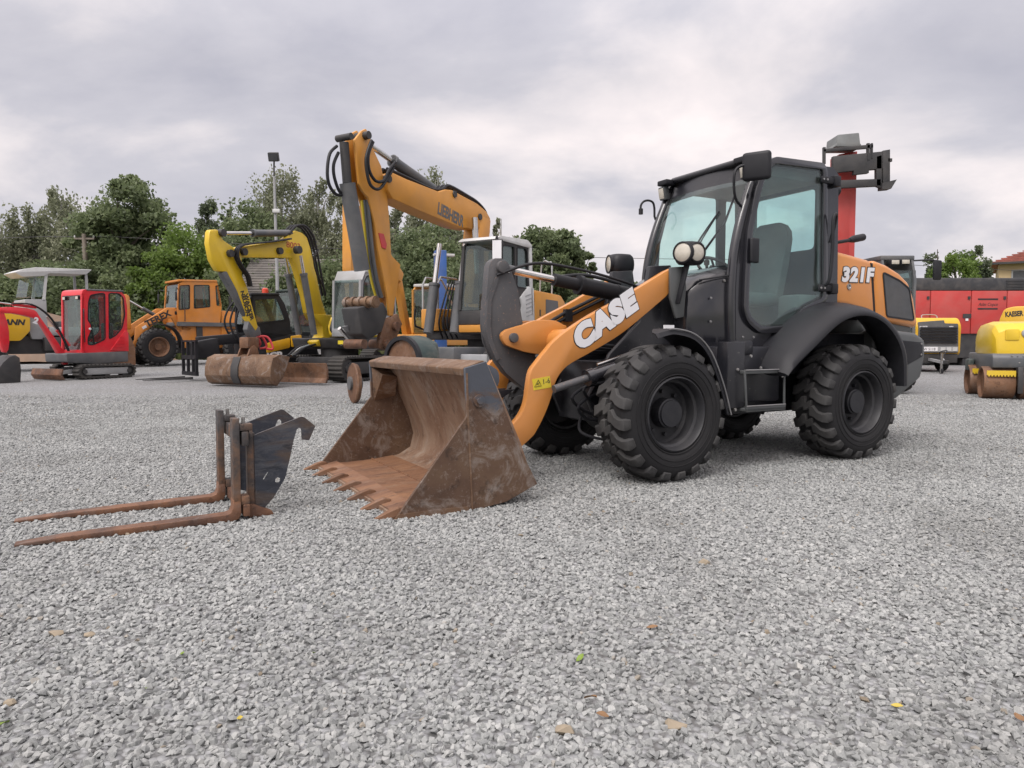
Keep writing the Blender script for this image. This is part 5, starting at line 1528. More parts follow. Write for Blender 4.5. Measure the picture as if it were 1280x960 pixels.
G().cyl(P3((3.861, 1.303), YB - 0.3), P3((3.495, 0.998), YB - 0.3), 0.035, 10).build('link_rod', 'chrome', QX)
for q in ((3.808, 1.039), (3.186, 1.039), (2.947, 1.348)):
    G().cyl((q[0], YB - 0.2, q[1]), (q[0], YB + 0.2, q[1]), 0.08, 14).build('coupler_pin', 'rust_fork', QX)
# cab
C0, C1 = -0.02, 0.80
qcs = round_poly([(1.30, 1.55), (1.36, 1.9), (1.22, 2.85), (1.10, 3.02), (0.15, 3.06), (0.02, 2.95), (-0.03, 2.2), (-0.05, 1.55)], 0.08, 3)
qcw = [round_poly([(1.22, 1.75), (1.26, 1.95), (1.14, 2.80), (1.04, 2.92), (0.62, 2.94), (0.62, 1.75)], 0.06, 3), round_poly([(0.52, 2.15), (0.52, 2.94), (0.17, 2.96), (0.10, 2.9), (0.06, 2.15)], 0.06, 3)]
cab(QX, qcs, qcw, C0, C1, 'dark_metal', front=[((1.345, 1.68), (1.20, 2.92))])
rf = G()
rf.prism(round_poly([(1.34, 2.99), (1.20, 3.07), (0.12, 3.12), (-0.06, 3.03), (-0.04, 2.97)], 0.05, 3), C0 - 0.03, C1 + 0.03)
rf.build('cab_roof', 'light_grey', QX, bev=0.04)
G().prism([(0.06, 3.0), (-0.06, 3.0), (-0.13, 1.6), (-0.03, 1.6)], C0 - 0.01, C1 + 0.03).build('cab_rear_post', 'light_grey', QX, bev=0.02)
G().box(1.20, 1.36, C0, C1, 1.40, 1.68).build('cab_sill', 'dark_metal', QX, bev=0.03)
G().box(1.30, 1.38, C0 + 0.02, C1, 1.26, 1.40).build('front_stripe', 'big_orange', QX, bev=0.01)
G().box(-0.05, 1.32, C0, C1 + 0.01, 1.22, 1.55).build('cab_base', 'dark_metal', QX, bev=0.03)
G().box(0.2, 0.6, C0 + 0.25, C1 - 0.25, 1.6, 1.85).build('seat', 'seat_grey', QX, bev=0.05)
G().box(0.10, 0.22, C0 + 0.25, C1 - 0.25, 1.8, 2.6).build('seat_back', 'seat_grey', QX, bev=0.06)
mrr = G().obox((1.45, 0.92, 2.75), (0.06, 0.20, 0.42), (0, 0, 0.3)).build('mirror', 'plastic_black', QX, bev=0.02)
G().obox((1.483, 0.925, 2.75), (0.006, 0.17, 0.38), (0, 0, 0.3)).build('mirror_glass', 'white_paint', mrr)
G().tube([(1.30, 0.80, 3.0), (1.44, 0.90, 3.02), (1.45, 0.92, 2.93)], 0.02, 8, 3).build('mirror_arm', 'plastic_black', mrr)
sp = G().prism(round_poly([(-0.50, 1.50), (-0.46, 2.25), (-0.62, 2.25), (-0.66, 1.50)], 0.03, 2), C1 - 0.1, C1 + 0.02)
sp = G().prism([(0.42, 1.50), (0.36, 1.80), (0.42, 1.95), (0.08, 2.20), (-0.14, 2.18), (-0.18, 1.50)], C1 - 0.06, C1 + 0.03).build('side_cover', 'light_grey', QX, bev=0.02)
for k in range(6):
    G().obox((0.06 + 0.01 * k, C1 + 0.033, 1.62 + 0.08 * k), (0.24, 0.012, 0.022), (0, 0.25, 0)).build('cover_slot', 'machine_grey', sp)
eng = G().prism(round_poly([(-0.20, 1.30), (-0.20, 2.14), (-1.4, 2.10), (-1.62, 1.95), (-1.66, 1.30)], 0.05, 3), -1.15, C1 + 0.02).build('engine_house', 'big_orange', QX, bev=0.04)
G().prism(round_poly([(-0.68, 1.45), (-0.68, 1.98), (-1.25, 1.97), (-1.32, 1.5)], 0.03, 3), C1 + 0.015, C1 + 0.028).build('engine_grille', 'slate_grey', eng)
G().box(-0.44, -0.40, C1 + 0.018, C1 + 0.03, 1.62, 1.75).build('door_handle', 'dark_metal', eng)
G().box(-1.9, 0.9, -1.15, C1, 1.12, 1.30).build('upper_frame', 'dark_metal', QX, bev=0.03)
G().box(-0.6, 1.0, -1.2, -0.72, 1.30, 1.75).build('tool_box', 'big_orange', QX, bev=0.03)
G().prism([(0.95, 1.3), (1.0, 1.62), (0.55, 1.62), (0.55, 1.3)], -1.2, -0.72).build('step_box', 'machine_grey', QX, bev=0.03)
hr = G()
for y in (-1.18, -0.80):
    hr.tube([(0.95, y, 1.3), (0.95, y, 2.25), (0.85, y, 2.40), (0.3, y, 2.40), (0.15, y, 2.25), (-0.2, y, 1.75)], 0.022, 8, 1)
hr.build('hand_rail', 'machine_grey', QX)
G().tube([(-1.2, 0.7, 2.1), (-1.2, 0.7, 2.75), (-1.25, 0.6, 2.82), (-1.3, 0.4, 2.82), (-1.3, 0.35, 2.1)], 0.018, 8, 2).build('hand_rail', 'machine_grey', QX)
G().tube([(0.9, -1.0, 1.3), (1.25, -1.15, 1.4), (1.3, -1.1, 1.75)], 0.02, 8, 2).build('mirror_bracket', 'plastic_black', QX)
for k in range(4):
    G().tube([(1.0, -0.65 + 0.12 * k, 1.15), (1.2, -0.6 + 0.1 * k, 1.45), (1.1, -0.55 + 0.08 * k, 1.9), (0.95, -0.5 + 0.06 * k, 2.3)], 0.019, 6, 4).build('hose', 'plastic_black', QX)
# undercarriage
uc = G().box(-2.2, 2.2, -0.45, 0.45, 0.62, 0.98).build('undercarriage', 'slate_grey', QX, bev=0.04)
G().cyl((0, 0, 0.95), (0, 0, 1.14), 0.6, 28).build('slew_ring', 'dark_metal', QX)
for x in (1.25, -1.30):
    G().cyl((x, -0.9, 0.52), (x, 0.9, 0.52), 0.13, 16).build('axle', 'dark_metal', uc)
    for s in (1, -1):
        make_wheel(QX, (x, s * 0.95, 0.52), 0.52, 0.55, 0.27, 'slate_grey', lugs=20, right=s < 0, hub=0.12, seg=32, nuts=0)
obm = G().box(1.75, 1.98, -1.2, 1.2, 0.55, 0.85).build('outrigger_beam', 'machine_grey', QX, bev=0.02)
for s in (1, -1):
    G().box(1.72, 2.02, s * 1.15 - 0.12, s * 1.15 + 0.12, 0.06, 0.90).build('outrigger_leg', 'slate_grey', obm, bev=0.02)
    G().box(1.62, 2.12, s * 1.15 - 0.2, s * 1.15 + 0.2, 0.0, 0.06).build('outrigger_foot', 'dark_metal', obm, bev=0.01)

# ------------------------------------------------------------------ attachments lying in front of the big excavator
AT = root('compaction_wheel', 'dark green steel drum attachment with rusty end plate lying behind the loader bucket', 'attachment', (-1.55, 10.9, 0), 235)
G().lathe([(0.33, -0.22), (0.38, -0.20), (0.38, 0.18), (0.37, 0.21), (0.33, 0.22), (0.33, 0.18), (0.01, 0.18)], (0, 0, 0.80), 'x', 28).build('drum', 'teal_green', AT)
G().lathe([(0.31, 0.182), (0.31, 0.195), (0.01, 0.195)], (0, 0, 0.80), 'x', 28).build('end_plate', 'old_rust', AT)
G().lathe([(0.315, 0.18), (0.315, 0.24), (0.375, 0.24), (0.385, 0.18)], (0, 0, 0.80), 'x', 28, True).build('rim_ring', 'plastic_black', AT)
G().prism(round_poly([(-0.5, 0.0), (-0.66, 0.45), (-0.50, 1.05), (-0.1, 1.20), (0.3, 1.08), (0.42, 0.0)], 0.08, 3), -0.28, -0.16, 'x').build('side_bracket', 'teal_green', AT, bev=0.02)
DS = root('steel_disc', 'grey and rusty steel disc standing upright behind the bucket corner', 'attachment', (-2.80, 12.4, 0), 208)
G().lathe([(0.05, -0.10), (0.34, -0.06), (0.36, 0.0), (0.34, 0.02), (0.05, 0.04)], (0, 0, 0.36), 'x', 28).build('disc', 'old_rust', DS)
G().lathe([(0.12, -0.14), (0.12, 0.08), (0.01, 0.08)], (0, 0, 0.36), 'x', 16).build('hub', 'slate_grey', DS)

# ------------------------------------------------------------------ orange excavator further back, blue column
EX = thing_at('crawler_excavator', 'orange excavator with pale cab roof half hidden behind the big excavator', 'excavator', (-2.95, 23.0), 66)
es = round_poly([(0.7, 1.2), (0.72, 2.55), (0.55, 2.72), (-0.8, 2.72), (-0.85, 1.2)], 0.06, 3)
cab(EX, es, [round_poly([(0.6, 1.4), (0.62, 2.5), (0.5, 2.6), (-0.7, 2.6), (-0.7, 1.5)], 0.05, 3)], 0.1, 1.15, 'big_orange', roof=[((0.60, 2.74), (-0.82, 2.74), 0.09)], front=[((0.71, 1.25), (0.71, 2.6))], roof_mat='light_grey')
G().box(-2.2, 0.9, -1.2, 1.2, 0.85, 1.2).build('upper_frame', 'big_orange', EX, bev=0.04)
G().box(-2.2, -0.9, -1.2, 0.05, 1.2, 1.8).build('engine_house', 'big_orange', EX, bev=0.08)
G().prism([(0.25, 1.2), (0.55, 1.2), (1.0, 2.75), (0.85, 3.1)], -0.40, -0.2).build('boom_foot', 'big_orange', EX, bev=0.03)
ebm = G().prism(round_poly([(0.85, 3.1), (1.0, 2.8), (3.0, 4.1), (3.35, 4.5), (3.15, 4.85), (2.9, 4.6)], 0.08, 3), -0.5, -0.1).build('boom', 'big_orange', EX, bev=0.03)
G().prism(round_poly([(3.1, 4.9), (3.45, 4.85), (3.5, 3.0), (3.3, 1.9), (3.15, 1.95), (3.2, 3.2)], 0.06, 3), -0.45, -0.15).build('stick', 'big_orange', EX, bev=0.02)
G().prism(round_poly([(3.05, 1.95), (3.5, 1.9), (3.75, 1.3), (3.3, 0.9), (2.9, 1.3)], 0.08, 3), -0.75, 0.15).build('bucket', 'dark_metal', EX, bev=0.02)
for s in (1, -1):
    crawler(EX, -1.7, 1.7, min(s * 0.75, s * 1.25), max(s * 0.75, s * 1.25), 0.38, 'dark_metal')
G().box(-0.9, 0.9, -0.75, 0.75, 0.4, 0.86).build('undercarriage', 'dark_metal', EX, bev=0.03)
BC = root('breaker_mast', 'blue steel mast rising beside the big excavator cab', 'mast', (-1.78, 17.6, ground_z(17.6)), 20)
G().box(-0.14, 0.14, -0.12, 0.12, 0.05, 3.30).build('mast', 'blue_paint', BC, bev=0.03)
G().box(-0.4, 0.4, -0.4, 0.4, 0.0, 0.06).build('base_plate', 'slate_grey', BC, bev=0.01)
G().box(-0.16, 0.35, -0.10, 0.10, 3.16, 3.22).build('top_arm', 'light_grey', BC, bev=0.01)
TG = thing_at('compact_tractor', 'small green tractor with pale glass cab parked behind the forklift', 'tractor', (-7.9, 26.0), 55)
cab(TG, [(0.6, 1.3), (0.65, 1.9), (0.5, 2.75), (-0.6, 2.75), (-0.75, 1.9), (-0.7, 1.3)], [[(0.5, 1.5), (0.53, 1.95), (0.42, 2.62), (-0.5, 2.62), (-0.6, 1.9), (-0.55, 1.5)]], -0.6, 0.6, 'teal_green', roof=[((0.5, 2.78), (-0.6, 2.78), 0.08)], front=[((0.62, 1.4), (0.5, 2.7))])
G().prism(round_poly([(0.6, 0.9), (0.6, 1.5), (1.9, 1.45), (2.05, 1.2), (2.05, 0.8)], 0.1, 3), -0.35, 0.35).build('hood', 'teal_green', TG, bev=0.05)
G().box(-1.0, 1.9, -0.3, 0.3, 0.55, 1.3).build('chassis', 'dark_metal', TG, bev=0.04)
for x, r in ((1.5, 0.45), (-0.5, 0.70)):
    for s in (1, -1):
        make_wheel(TG, (x, s * 0.78, r), r, 0.34, r * 0.52, 'light_grey', lugs=18, right=s < 0, hub=0.1, seg=32, nuts=0)


# ------------------------------------------------------------------ red telehandler with raised boom, behind the loader
def YZ(x, p):
    return (x, p[0], p[1])


CO = (7.455, 16.0)
CX = thing_at('telehandler', 'red telehandler with its boom raised upright behind the loader cab', 'telehandler', CO, 90)
G().prism([(-0.254, 5.19), (0.159, 5.261), (0.159, 3.029), (0.173, 1.557), (-0.19, 1.557)], -0.22, 0.22, 'x').build('boom', 'copco_red', CX, bev=0.02)
G().prism([(-0.414, 5.534), (0.049, 5.577), (0.081, 5.354), (0.136, 5.276), (-0.478, 5.276), (-0.427, 5.354)], -0.05, 0.5, 'x').build('boom_head', 'mid_grey', CX, bev=0.02)
hd_ = G()
hd_.prism([(-0.528, 5.061), (0.698, 5.18), (0.71, 4.805), (0.26, 4.771), (0.262, 4.703), (-0.066, 4.668), (-0.069, 4.754), (-0.518, 4.703)], 0.45, 0.55, 'x')
hd_.prism([(-0.462, 4.549), (0.526, 4.583), (0.531, 4.429), (-0.457, 4.378)], 0.45, 0.55, 'x')
hd_.prism([(0.408, 5.061), (0.528, 5.095), (0.55, 4.378), (0.427, 4.429)], 0.45, 0.55, 'x')
hd_.prism([(0.542, 5.18), (0.697, 5.205), (0.723, 4.378), (0.567, 4.378)], 0.44, 0.56, 'x')
hd_.prism([(-0.739, 5.214), (0.331, 5.316), (0.333, 5.231), (-0.738, 5.146)], 0.5, 0.56, 'x')
hd_ = hd_.build('fork_carriage', 'dark_metal', CX, bev=0.01)
for q in ([(-0.745, 5.251), (-0.693, 5.251), (-0.684, 4.895), (-0.736, 4.895)], [(0.201, 5.336), (0.253, 5.336), (0.263, 4.98), (0.212, 4.98)], [(0.287, 5.336), (0.322, 5.336), (0.331, 5.014), (0.297, 5.014)], [(0.659, 5.014), (0.746, 5.014), (0.748, 4.946), (0.662, 4.946)]):
    G().prism(q, 0.50, 0.56, 'x').build('carriage_pin', 'dark_metal', hd_)
G().prism([(0.529, 4.48), (0.839, 4.557), (0.724, 4.361), (0.533, 4.344)], 0.4, 0.6, 'x').build('fork_heel', 'dark_metal', hd_)
G().box(-2.2, 1.3, -0.6, 0.6, 0.45, 1.05).build('chassis', 'dark_metal', CX, bev=0.05)
G().prism([(-0.299, 5.061), (-0.01, 5.096), (0.006, 2.965), (-0.279, 2.965)], 0.221, 0.245, 'x').build('boom_plate', 'copco_red', CX, bev=0.004)
G().box(-2.2, -1.2, -0.9, 0.35, 1.0, 1.7).build('engine_cover', 'copco_red', CX, bev=0.08)
for x in (1.1, -1.4):
    for s in (1, -1):
        make_wheel(CX, (x, s * 0.70, 0.55), 0.55, 0.36, 0.30, 'dark_metal', lugs=18, right=s < 0, hub=0.1, seg=32, nuts=0)
ccs = [(0.7, 1.05), (0.75, 2.4), (0.6, 2.86), (-0.55, 2.88), (-0.7, 2.5), (-0.7, 1.05)]
cab(CX, ccs, [[(0.6, 1.3), (0.65, 2.25), (0.5, 2.6), (-0.45, 2.6), (-0.58, 2.3), (-0.58, 1.4)]], 0.55, 1.25, 'slate_grey', roof=[((0.62, 2.88), (-0.58, 2.90), 0.10)], front=[((0.74, 1.2), (0.68, 2.6))])
for p in ((0.74, 2.763), (0.962, 2.771)):
    lb = G().obox((0.78, p[0], p[1]), (0.10, 0.20, 0.13)).build('work_lamp', 'plastic_black', CX, bev=0.03)
    G().obox((0.832, p[0], p[1]), (0.008, 0.16, 0.085)).build('lamp_lens', 'lamp_lens', lb, bev=0.02)
mc = G().tube([(0.6, 1.25, 2.82), (0.75, 1.5, 2.82), (0.75, 1.68, 2.80)], 0.018, 8).build('mirror_arm', 'plastic_black', CX)
G().obox((0.76, 1.68, 2.60), (0.06, 0.18, 0.42)).build('mirror', 'plastic_black', mc, bev=0.03)

# ------------------------------------------------------------------ red generator container
AO = (17.489, 27.0, ground_z(27.0))
AX = root('generator_container', 'long red equipment container with black louvred roof section', 'container', AO, 0)
x0, x1, D = -2.75, 6.6, 2.4
G().box(x0 + 0.1, x1 - 0.1, 0.05, D - 0.05, 0.30, 1.35).build('base_frame', 'dark_metal', AX)
for x in (-2.2, 0.0, 2.4, 5.5):
    G().box(x - 0.15, x + 0.15, 0.1, D - 0.1, 0.0, 0.32).build('support_foot', 'dark_metal', AX, bev=0.02)
G().box(x0, x1, 0.0, D, 2.86, 3.34).build('roof_section', 'roof_black', AX, bev=0.03)
seams = [x0] + [q[0] for q in [(-1.53, 1.741), (0.029, 1.741), (1.389, 1.741)]] + [3.45, 5.1, x1]
for a, b in zip(seams[:-1], seams[1:]):
    pn = G().box(a + 0.015, b - 0.015, -0.02, 0.06, 1.22, 2.85).build('door_panel', 'copco_red', AX, bev=0.015)
    G().obox((b - 0.10, -0.03, 2.58), (0.09, 0.03, 0.12)).build('door_lock', 'dark_metal', pn)
G().box(x0 + 0.02, x1 - 0.02, 0.06, D - 0.01, 1.2, 2.86).build('container_body', 'copco_red', AX)
for k in range(4):
    G().box(1.35, 5.8, -0.02, 0.0, 2.90 + 0.10 * k, 2.945 + 0.10 * k).build('roof_louvre', 'dark_metal', AX)
q = [(0.274, 2.532), (1.038, 2.502), (0.288, 2.167), (1.053, 2.137)]
for z in (q[0][1], q[2][1]):
    G().box(q[0][0], q[1][0], -0.028, -0.021, z - 0.03, z + 0.03).build('logo_bar', 'letter_black', AX)
text('Atlas Copco', 0.17, 'letter_black', AX, (q[0][0] + 0.02, -0.024, (q[0][1] + q[2][1]) / 2 - 0.07), (1, 0, 0), (0, 0, 1), shear=0.3, sx=0.86)
hb_ = (-0.13, 1.893)
G().obox((hb_[0], -0.035, hb_[1]), (0.30, 0.03, 0.16)).build('door_handle', 'dark_metal', AX)
G().obox((hb_[0], -0.035, hb_[1] - 0.14), (0.10, 0.02, 0.09)).build('door_label', 'white_paint', AX)

# ------------------------------------------------------------------ yellow towable compressors
def compressor(o, a, label):
    r = root('air_compressor', label, 'compressor', (o[0], o[1], ground_z(o[1])), 180 + a)
    w = 0.72
    hp = round_poly([(0.0, 0.55), (0.02, 1.50), (-0.15, 1.74), (-2.3, 1.78), (-2.5, 1.55), (-2.5, 0.55)], 0.12, 4)
    G().prism(hp, -w, w).build('hood', 'dumper_yellow', r, bev=0.08, seg=3)
    gr = G().prism(round_poly([(-w + 0.07, 0.62), (-w + 0.05, 1.60), (w * 0.2, 1.66), (w * 0.2, 1.56), (w - 0.13, 1.55), (w - 0.1, 0.62)], 0.05, 3), -0.05, 0.045, 'x').build('front_grille', 'slate_grey', r)
    for k in range(6):
        G().prism([(0.046, 0.96 + 0.09 * k), (0.085, 0.94 + 0.09 * k), (0.085, 0.97 + 0.09 * k), (0.046, 1.0 + 0.09 * k)], -w + 0.1, w - 0.16).build('grille_slat', 'plastic_black', gr)
    text('KAESER', 0.075, 'white_paint', gr, (0.05, -w + 0.08, 1.42), (0, 1, 0), (0, 0, 1), bold=0.003)
    text('M50', 0.075, 'white_paint', gr, (0.05, w - 0.42, 1.42), (0, 1, 0), (0, 0, 1), bold=0.003)
    G().box(0.05, 0.07, -w + 0.10, w - 0.12, 0.66, 0.82).build('light_bar', 'machine_grey', r)
    for k in range(3):
        G().box(0.07, 0.078, 0.04 + 0.19 * k, 0.19 + 0.19 * k, 0.68, 0.80).build('lamp_field', 'light_grey', r)
    pl_ = G().box(0.07, 0.082, -w + 0.12, -w + 0.66, 0.675, 0.81).build('number_plate', 'white_paint', r)
    text('EW 5118', 0.115, 'letter_black', pl_, (0.0835, -w + 0.15, 0.702), (0, 1, 0), (0, 0, 1), 'plate_lettering', 0.001)
    G().box(-2.3, 0.0, -w + 0.08, w - 0.08, 0.30, 0.60).build('chassis', 'dark_metal', r, bev=0.03)
    for s in (1, -1):
        make_wheel(r, (-0.9, s * 0.68, 0.30), 0.30, 0.20, 0.17, 'dark_metal', lugs=18, lugh=0.01, right=s < 0, hub=0.06, seg=32, nuts=0)
    db = G().bar((-0.1, -0.25, 0.42), (1.15, -0.48, 0.34), 0.07, 0.08)
    db.bar((-0.1, 0.2, 0.42), (1.15, -0.48, 0.34), 0.07, 0.08)
    db = db.build('drawbar', 'machine_grey', r)
    G().cyl((1.0, -0.48, 0.02), (1.0, -0.48, 0.62), 0.035, 10).build('jockey_leg', 'steel', db)
    G().lathe([(0.02, -0.03), (0.08, -0.025), (0.08, 0.025), (0.02, 0.03)], (1.0, -0.48, 0.08), n=16).build('jockey_wheel', 'plastic_black', db)
    G().obox((1.22, -0.48, 0.36), (0.2, 0.09, 0.11)).build('coupling', 'dark_metal', db, bev=0.02)
    G().tube([(0.5, -0.2, 0.5), (0.6, -0.3, 0.65), (0.8, -0.2, 0.7), (0.95, -0.5, 0.45)], 0.014, 6, 4).build('brake_cable', 'plastic_black', db)
    G().tube([(-0.35, -0.35, 1.74), (-0.4, -0.3, 1.84), (-0.4, 0.1, 1.84), (-0.35, 0.15, 1.74)], 0.016, 6, 3).build('lifting_eye', 'steel', r)
    return r


compressor((13.6, 22.5), 90, 'yellow towable air compressor with dark grille and white number plate')
K2 = root('air_compressor', 'orange-yellow compressor hood showing maker lettering behind the trench roller', 'compressor', (13.52, 19.6, ground_z(19.6)), -35)
hp = round_poly([(-0.1, 0.5), (0.0, 1.62), (0.1, 1.92), (0.3, 1.98), (2.3, 2.02), (2.5, 1.7), (2.5, 0.5)], 0.1, 4)
kh = G().prism(hp, 0.0, 1.4).build('hood', 'dumper_yellow', K2, bev=0.05)
text('KAESER', 0.19, 'letter_black', kh, (0.13, -0.004, 1.70), (1, 0, 0.08), (0, 0, 1), bold=0.008, sx=0.62)
G().box(0.0, 2.4, 0.1, 1.3, 0.3, 0.52).build('chassis', 'dark_metal', K2, bev=0.03)
for s, y in ((1, 0.02), (-1, 1.38)):
    make_wheel(K2, (1.2, y, 0.32), 0.32, 0.2, 0.18, 'dark_metal', lugs=18, lugh=0.01, right=s > 0, hub=0.06, seg=32, nuts=0)

# ------------------------------------------------------------------ yellow trench roller
VO = (9.754, 13.8)
VX = thing_at('trench_roller', 'yellow trench roller with rusty steel drums at the yard edge', 'roller', VO, 68)
hw = 0.43
vb = []
for x, w, zt, zb in ((-1.15, 0.32, 1.05, 0.86), (-1.0, 0.38, 1.30, 0.86), (-0.6, hw, 1.46, 0.86), (-0.05, hw, 1.49, 0.86), (0.42, hw - 0.02, 1.44, 0.86), (0.55, hw - 0.06, 1.30, 0.86), (0.58, hw - 0.09, 1.0, 0.87)):
    vb.append([(x, -w, zb), (x, w, zb), (x, w, zt - 0.14), (x, w - 0.05, zt - 0.04), (x, w - 0.14, zt), (x, -w + 0.14, zt), (x, -w + 0.05, zt - 0.04), (x, -w, zt - 0.14)])
hd2 = G().loft(vb).build('hood', 'machine_yellow', VX, bev=0.02, ang=50)
lp = G().lathe([(0.085, 0.0), (0.082, 0.03), (0.05, 0.05), (0.002, 0.055)], (0.555, 0.12, 1.25), 'x', 20).build('head_lamp', 'machine_grey', hd2)
G().prism(round_poly([(-0.22, 1.12), (-0.22, 1.33), (0.0, 1.33), (0.0, 1.12)], 0.03, 3), 0.54, 0.585, 'x').build('lamp_recess', 'machine_yellow', hd2, bev=0.006)
vf = G().prism([(-1.35, 0.55), (-1.35, 0.87), (0.60, 0.87), (0.66, 0.80), (0.66, 0.60), (0.3, 0.52)], -hw, hw).build('frame', 'slate_grey', VX, bev=0.03)
for k in range(3):
    G().cyl((0.655, -0.12 + 0.09 * k, 0.83), (0.668, -0.12 + 0.09 * k, 0.83), 0.014, 8).build('bolt', 'steel', vf)
    G().cyl((0.655, 0.0 + 0.18 * k, 0.70 - 0.03 * (k % 2)), (0.668, 0.0 + 0.18 * k, 0.70 - 0.03 * (k % 2)), 0.014, 8).build('bolt', 'steel', vf)
for x in (0.42, -0.75):
    for s in (1, -1):
        dm = G().lathe([(0.10, s * 0.05), (0.30, s * 0.05), (0.31, s * 0.07), (0.31, s * 0.54), (0.30, s * 0.56), (0.275, s * 0.55), (0.27, s * 0.50), (0.08, s * 0.48), (0.08, s * 0.1)], (x, 0, 0.31), n=40, ringed=True).build('drum', 'old_rust', VX)
        G().lathe([(0.272, s * 0.40), (0.272, s * 0.47), (0.01, s * 0.47)], (x, 0, 0.31), n=30).build('drum_disc', 'slate_grey', dm)
    sc2 = G()
    for s in (1, -1):
        pts = []
        n = 9
        for k in range(n):
            pts += [(s * (0.07 + 0.46 * k / n), 0.44), (s * (0.07 + 0.46 * (k + 0.55) / n), 0.44), (s * (0.07 + 0.46 * (k + 0.55) / n), 0.465), (s * (0.07 + 0.46 * (k + 1) / n), 0.465)]
        pts += [(s * 0.53, 0.55), (s * 0.07, 0.55)]
        sc2.prism(pts, x + 0.305, x + 0.335, 'x')
    sc2.build('scraper', 'machine_yellow', VX, bev=0)
    G().prism([(x + 0.36, 0.12), (x + 0.40, 0.30), (x + 0.36, 0.62), (x - 0.1, 0.62), (x - 0.1, 0.5), (x + 0.31, 0.5), (x + 0.33, 0.3)], -0.045, 0.045).build('drum_yoke', 'dark_metal', VX, bev=0.01)
G().obox((-0.85, -0.5, 0.62), (0.3, 0.12, 0.24)).build('hydraulic_box', 'teal_green', VX, bev=0.03)


# ------------------------------------------------------------------ vegetation
def leaf_material(name, c0, c1, c2, sc=0.55):
    m, nt, bs = nodes_of(name)
    at = N(nt, 'ShaderNodeAttribute', attribute_name='tint')
    c = ramp(nt, at.outputs['Fac'], [(0.0, c0), (0.5, c1), (1.0, c2)])
    nt.links.new(c, bs.inputs['Base Color'])
    bs.inputs['Roughness'].default_value = 0.6
    out = nt.nodes['Material Output']
    tl = N(nt, 'ShaderNodeBsdfTranslucent')
    nt.links.new(c, tl.inputs['Color'])
    mx = N(nt, 'ShaderNodeMixShader')
    mx.inputs[0].default_value = 0.5
    nt.links.new(bs.outputs[0], mx.inputs[1])
    nt.links.new(tl.outputs[0], mx.inputs[2])
    nt.links.new(mx.outputs[0], out.inputs[0])
    MATS[name] = m


leaf_material('leaf_oak', (0.096, 0.128, 0.064), (0.16, 0.205, 0.1), (0.243, 0.288, 0.147))
leaf_material('leaf_birch', (0.154, 0.173, 0.109), (0.23, 0.25, 0.16), (0.32, 0.333, 0.23))
leaf_material('leaf_bright', (0.083, 0.134, 0.028), (0.141, 0.218, 0.046), (0.218, 0.294, 0.077))
leaf_material('leaf_dark', (0.077, 0.102, 0.061), (0.115, 0.147, 0.084), (0.166, 0.198, 0.115))
paint('bark', (0.075, 0.060, 0.048), 0.9, dust=0.2, var=0.3, sc=3, bmp=0.6)
paint('bark_birch', (0.34, 0.33, 0.31), 0.85, dust=0.4, dcol=(0.06, 0.055, 0.05), var=0.3, sc=5)


def leaf_mesh(name, ctr, size, mat, rs, droop=0.0, tint=None):
    n = len(ctr)
    a = rs.normal(size=(n, 3))
    a /= np.linalg.norm(a, axis=1)[:, None]
    if droop:
        a[:, 2] -= droop * 2.0
        a /= np.linalg.norm(a, axis=1)[:, None]
    b = rs.normal(size=(n, 3))
    b -= (a * b).sum(1)[:, None] * a
    b /= np.linalg.norm(b, axis=1)[:, None]
    s = size * rs.uniform(0.6, 1.35, size=(n, 1))
    L2, W2 = a * s * 0.5, b * s * 0.30
    v = np.empty((n, 4, 3))
    v[:, 0] = ctr - L2
    v[:, 1] = ctr + W2 - L2 * 0.1
    v[:, 2] = ctr + L2
    v[:, 3] = ctr - W2 - L2 * 0.1
    me = bpy.data.meshes.new(name)
    me.vertices.add(n * 4)
    me.loops.add(n * 4)
    me.polygons.add(n)
    me.vertices.foreach_set('co', v.reshape(-1))
    me.loops.foreach_set('vertex_index', np.arange(n * 4, dtype=np.int32))
    me.polygons.foreach_set('loop_start', np.arange(0, n * 4, 4, dtype=np.int32))
    me.update()
    at = me.attributes.new('tint', 'FLOAT', 'FACE')
    t = rs.uniform(0, 1, n) * 0.55 + (tint if tint is not None else 0.2)
    at.data.foreach_set('value', np.clip(t, 0, 1).astype(np.float32))
    me.materials.append(MATS[mat])
    return me


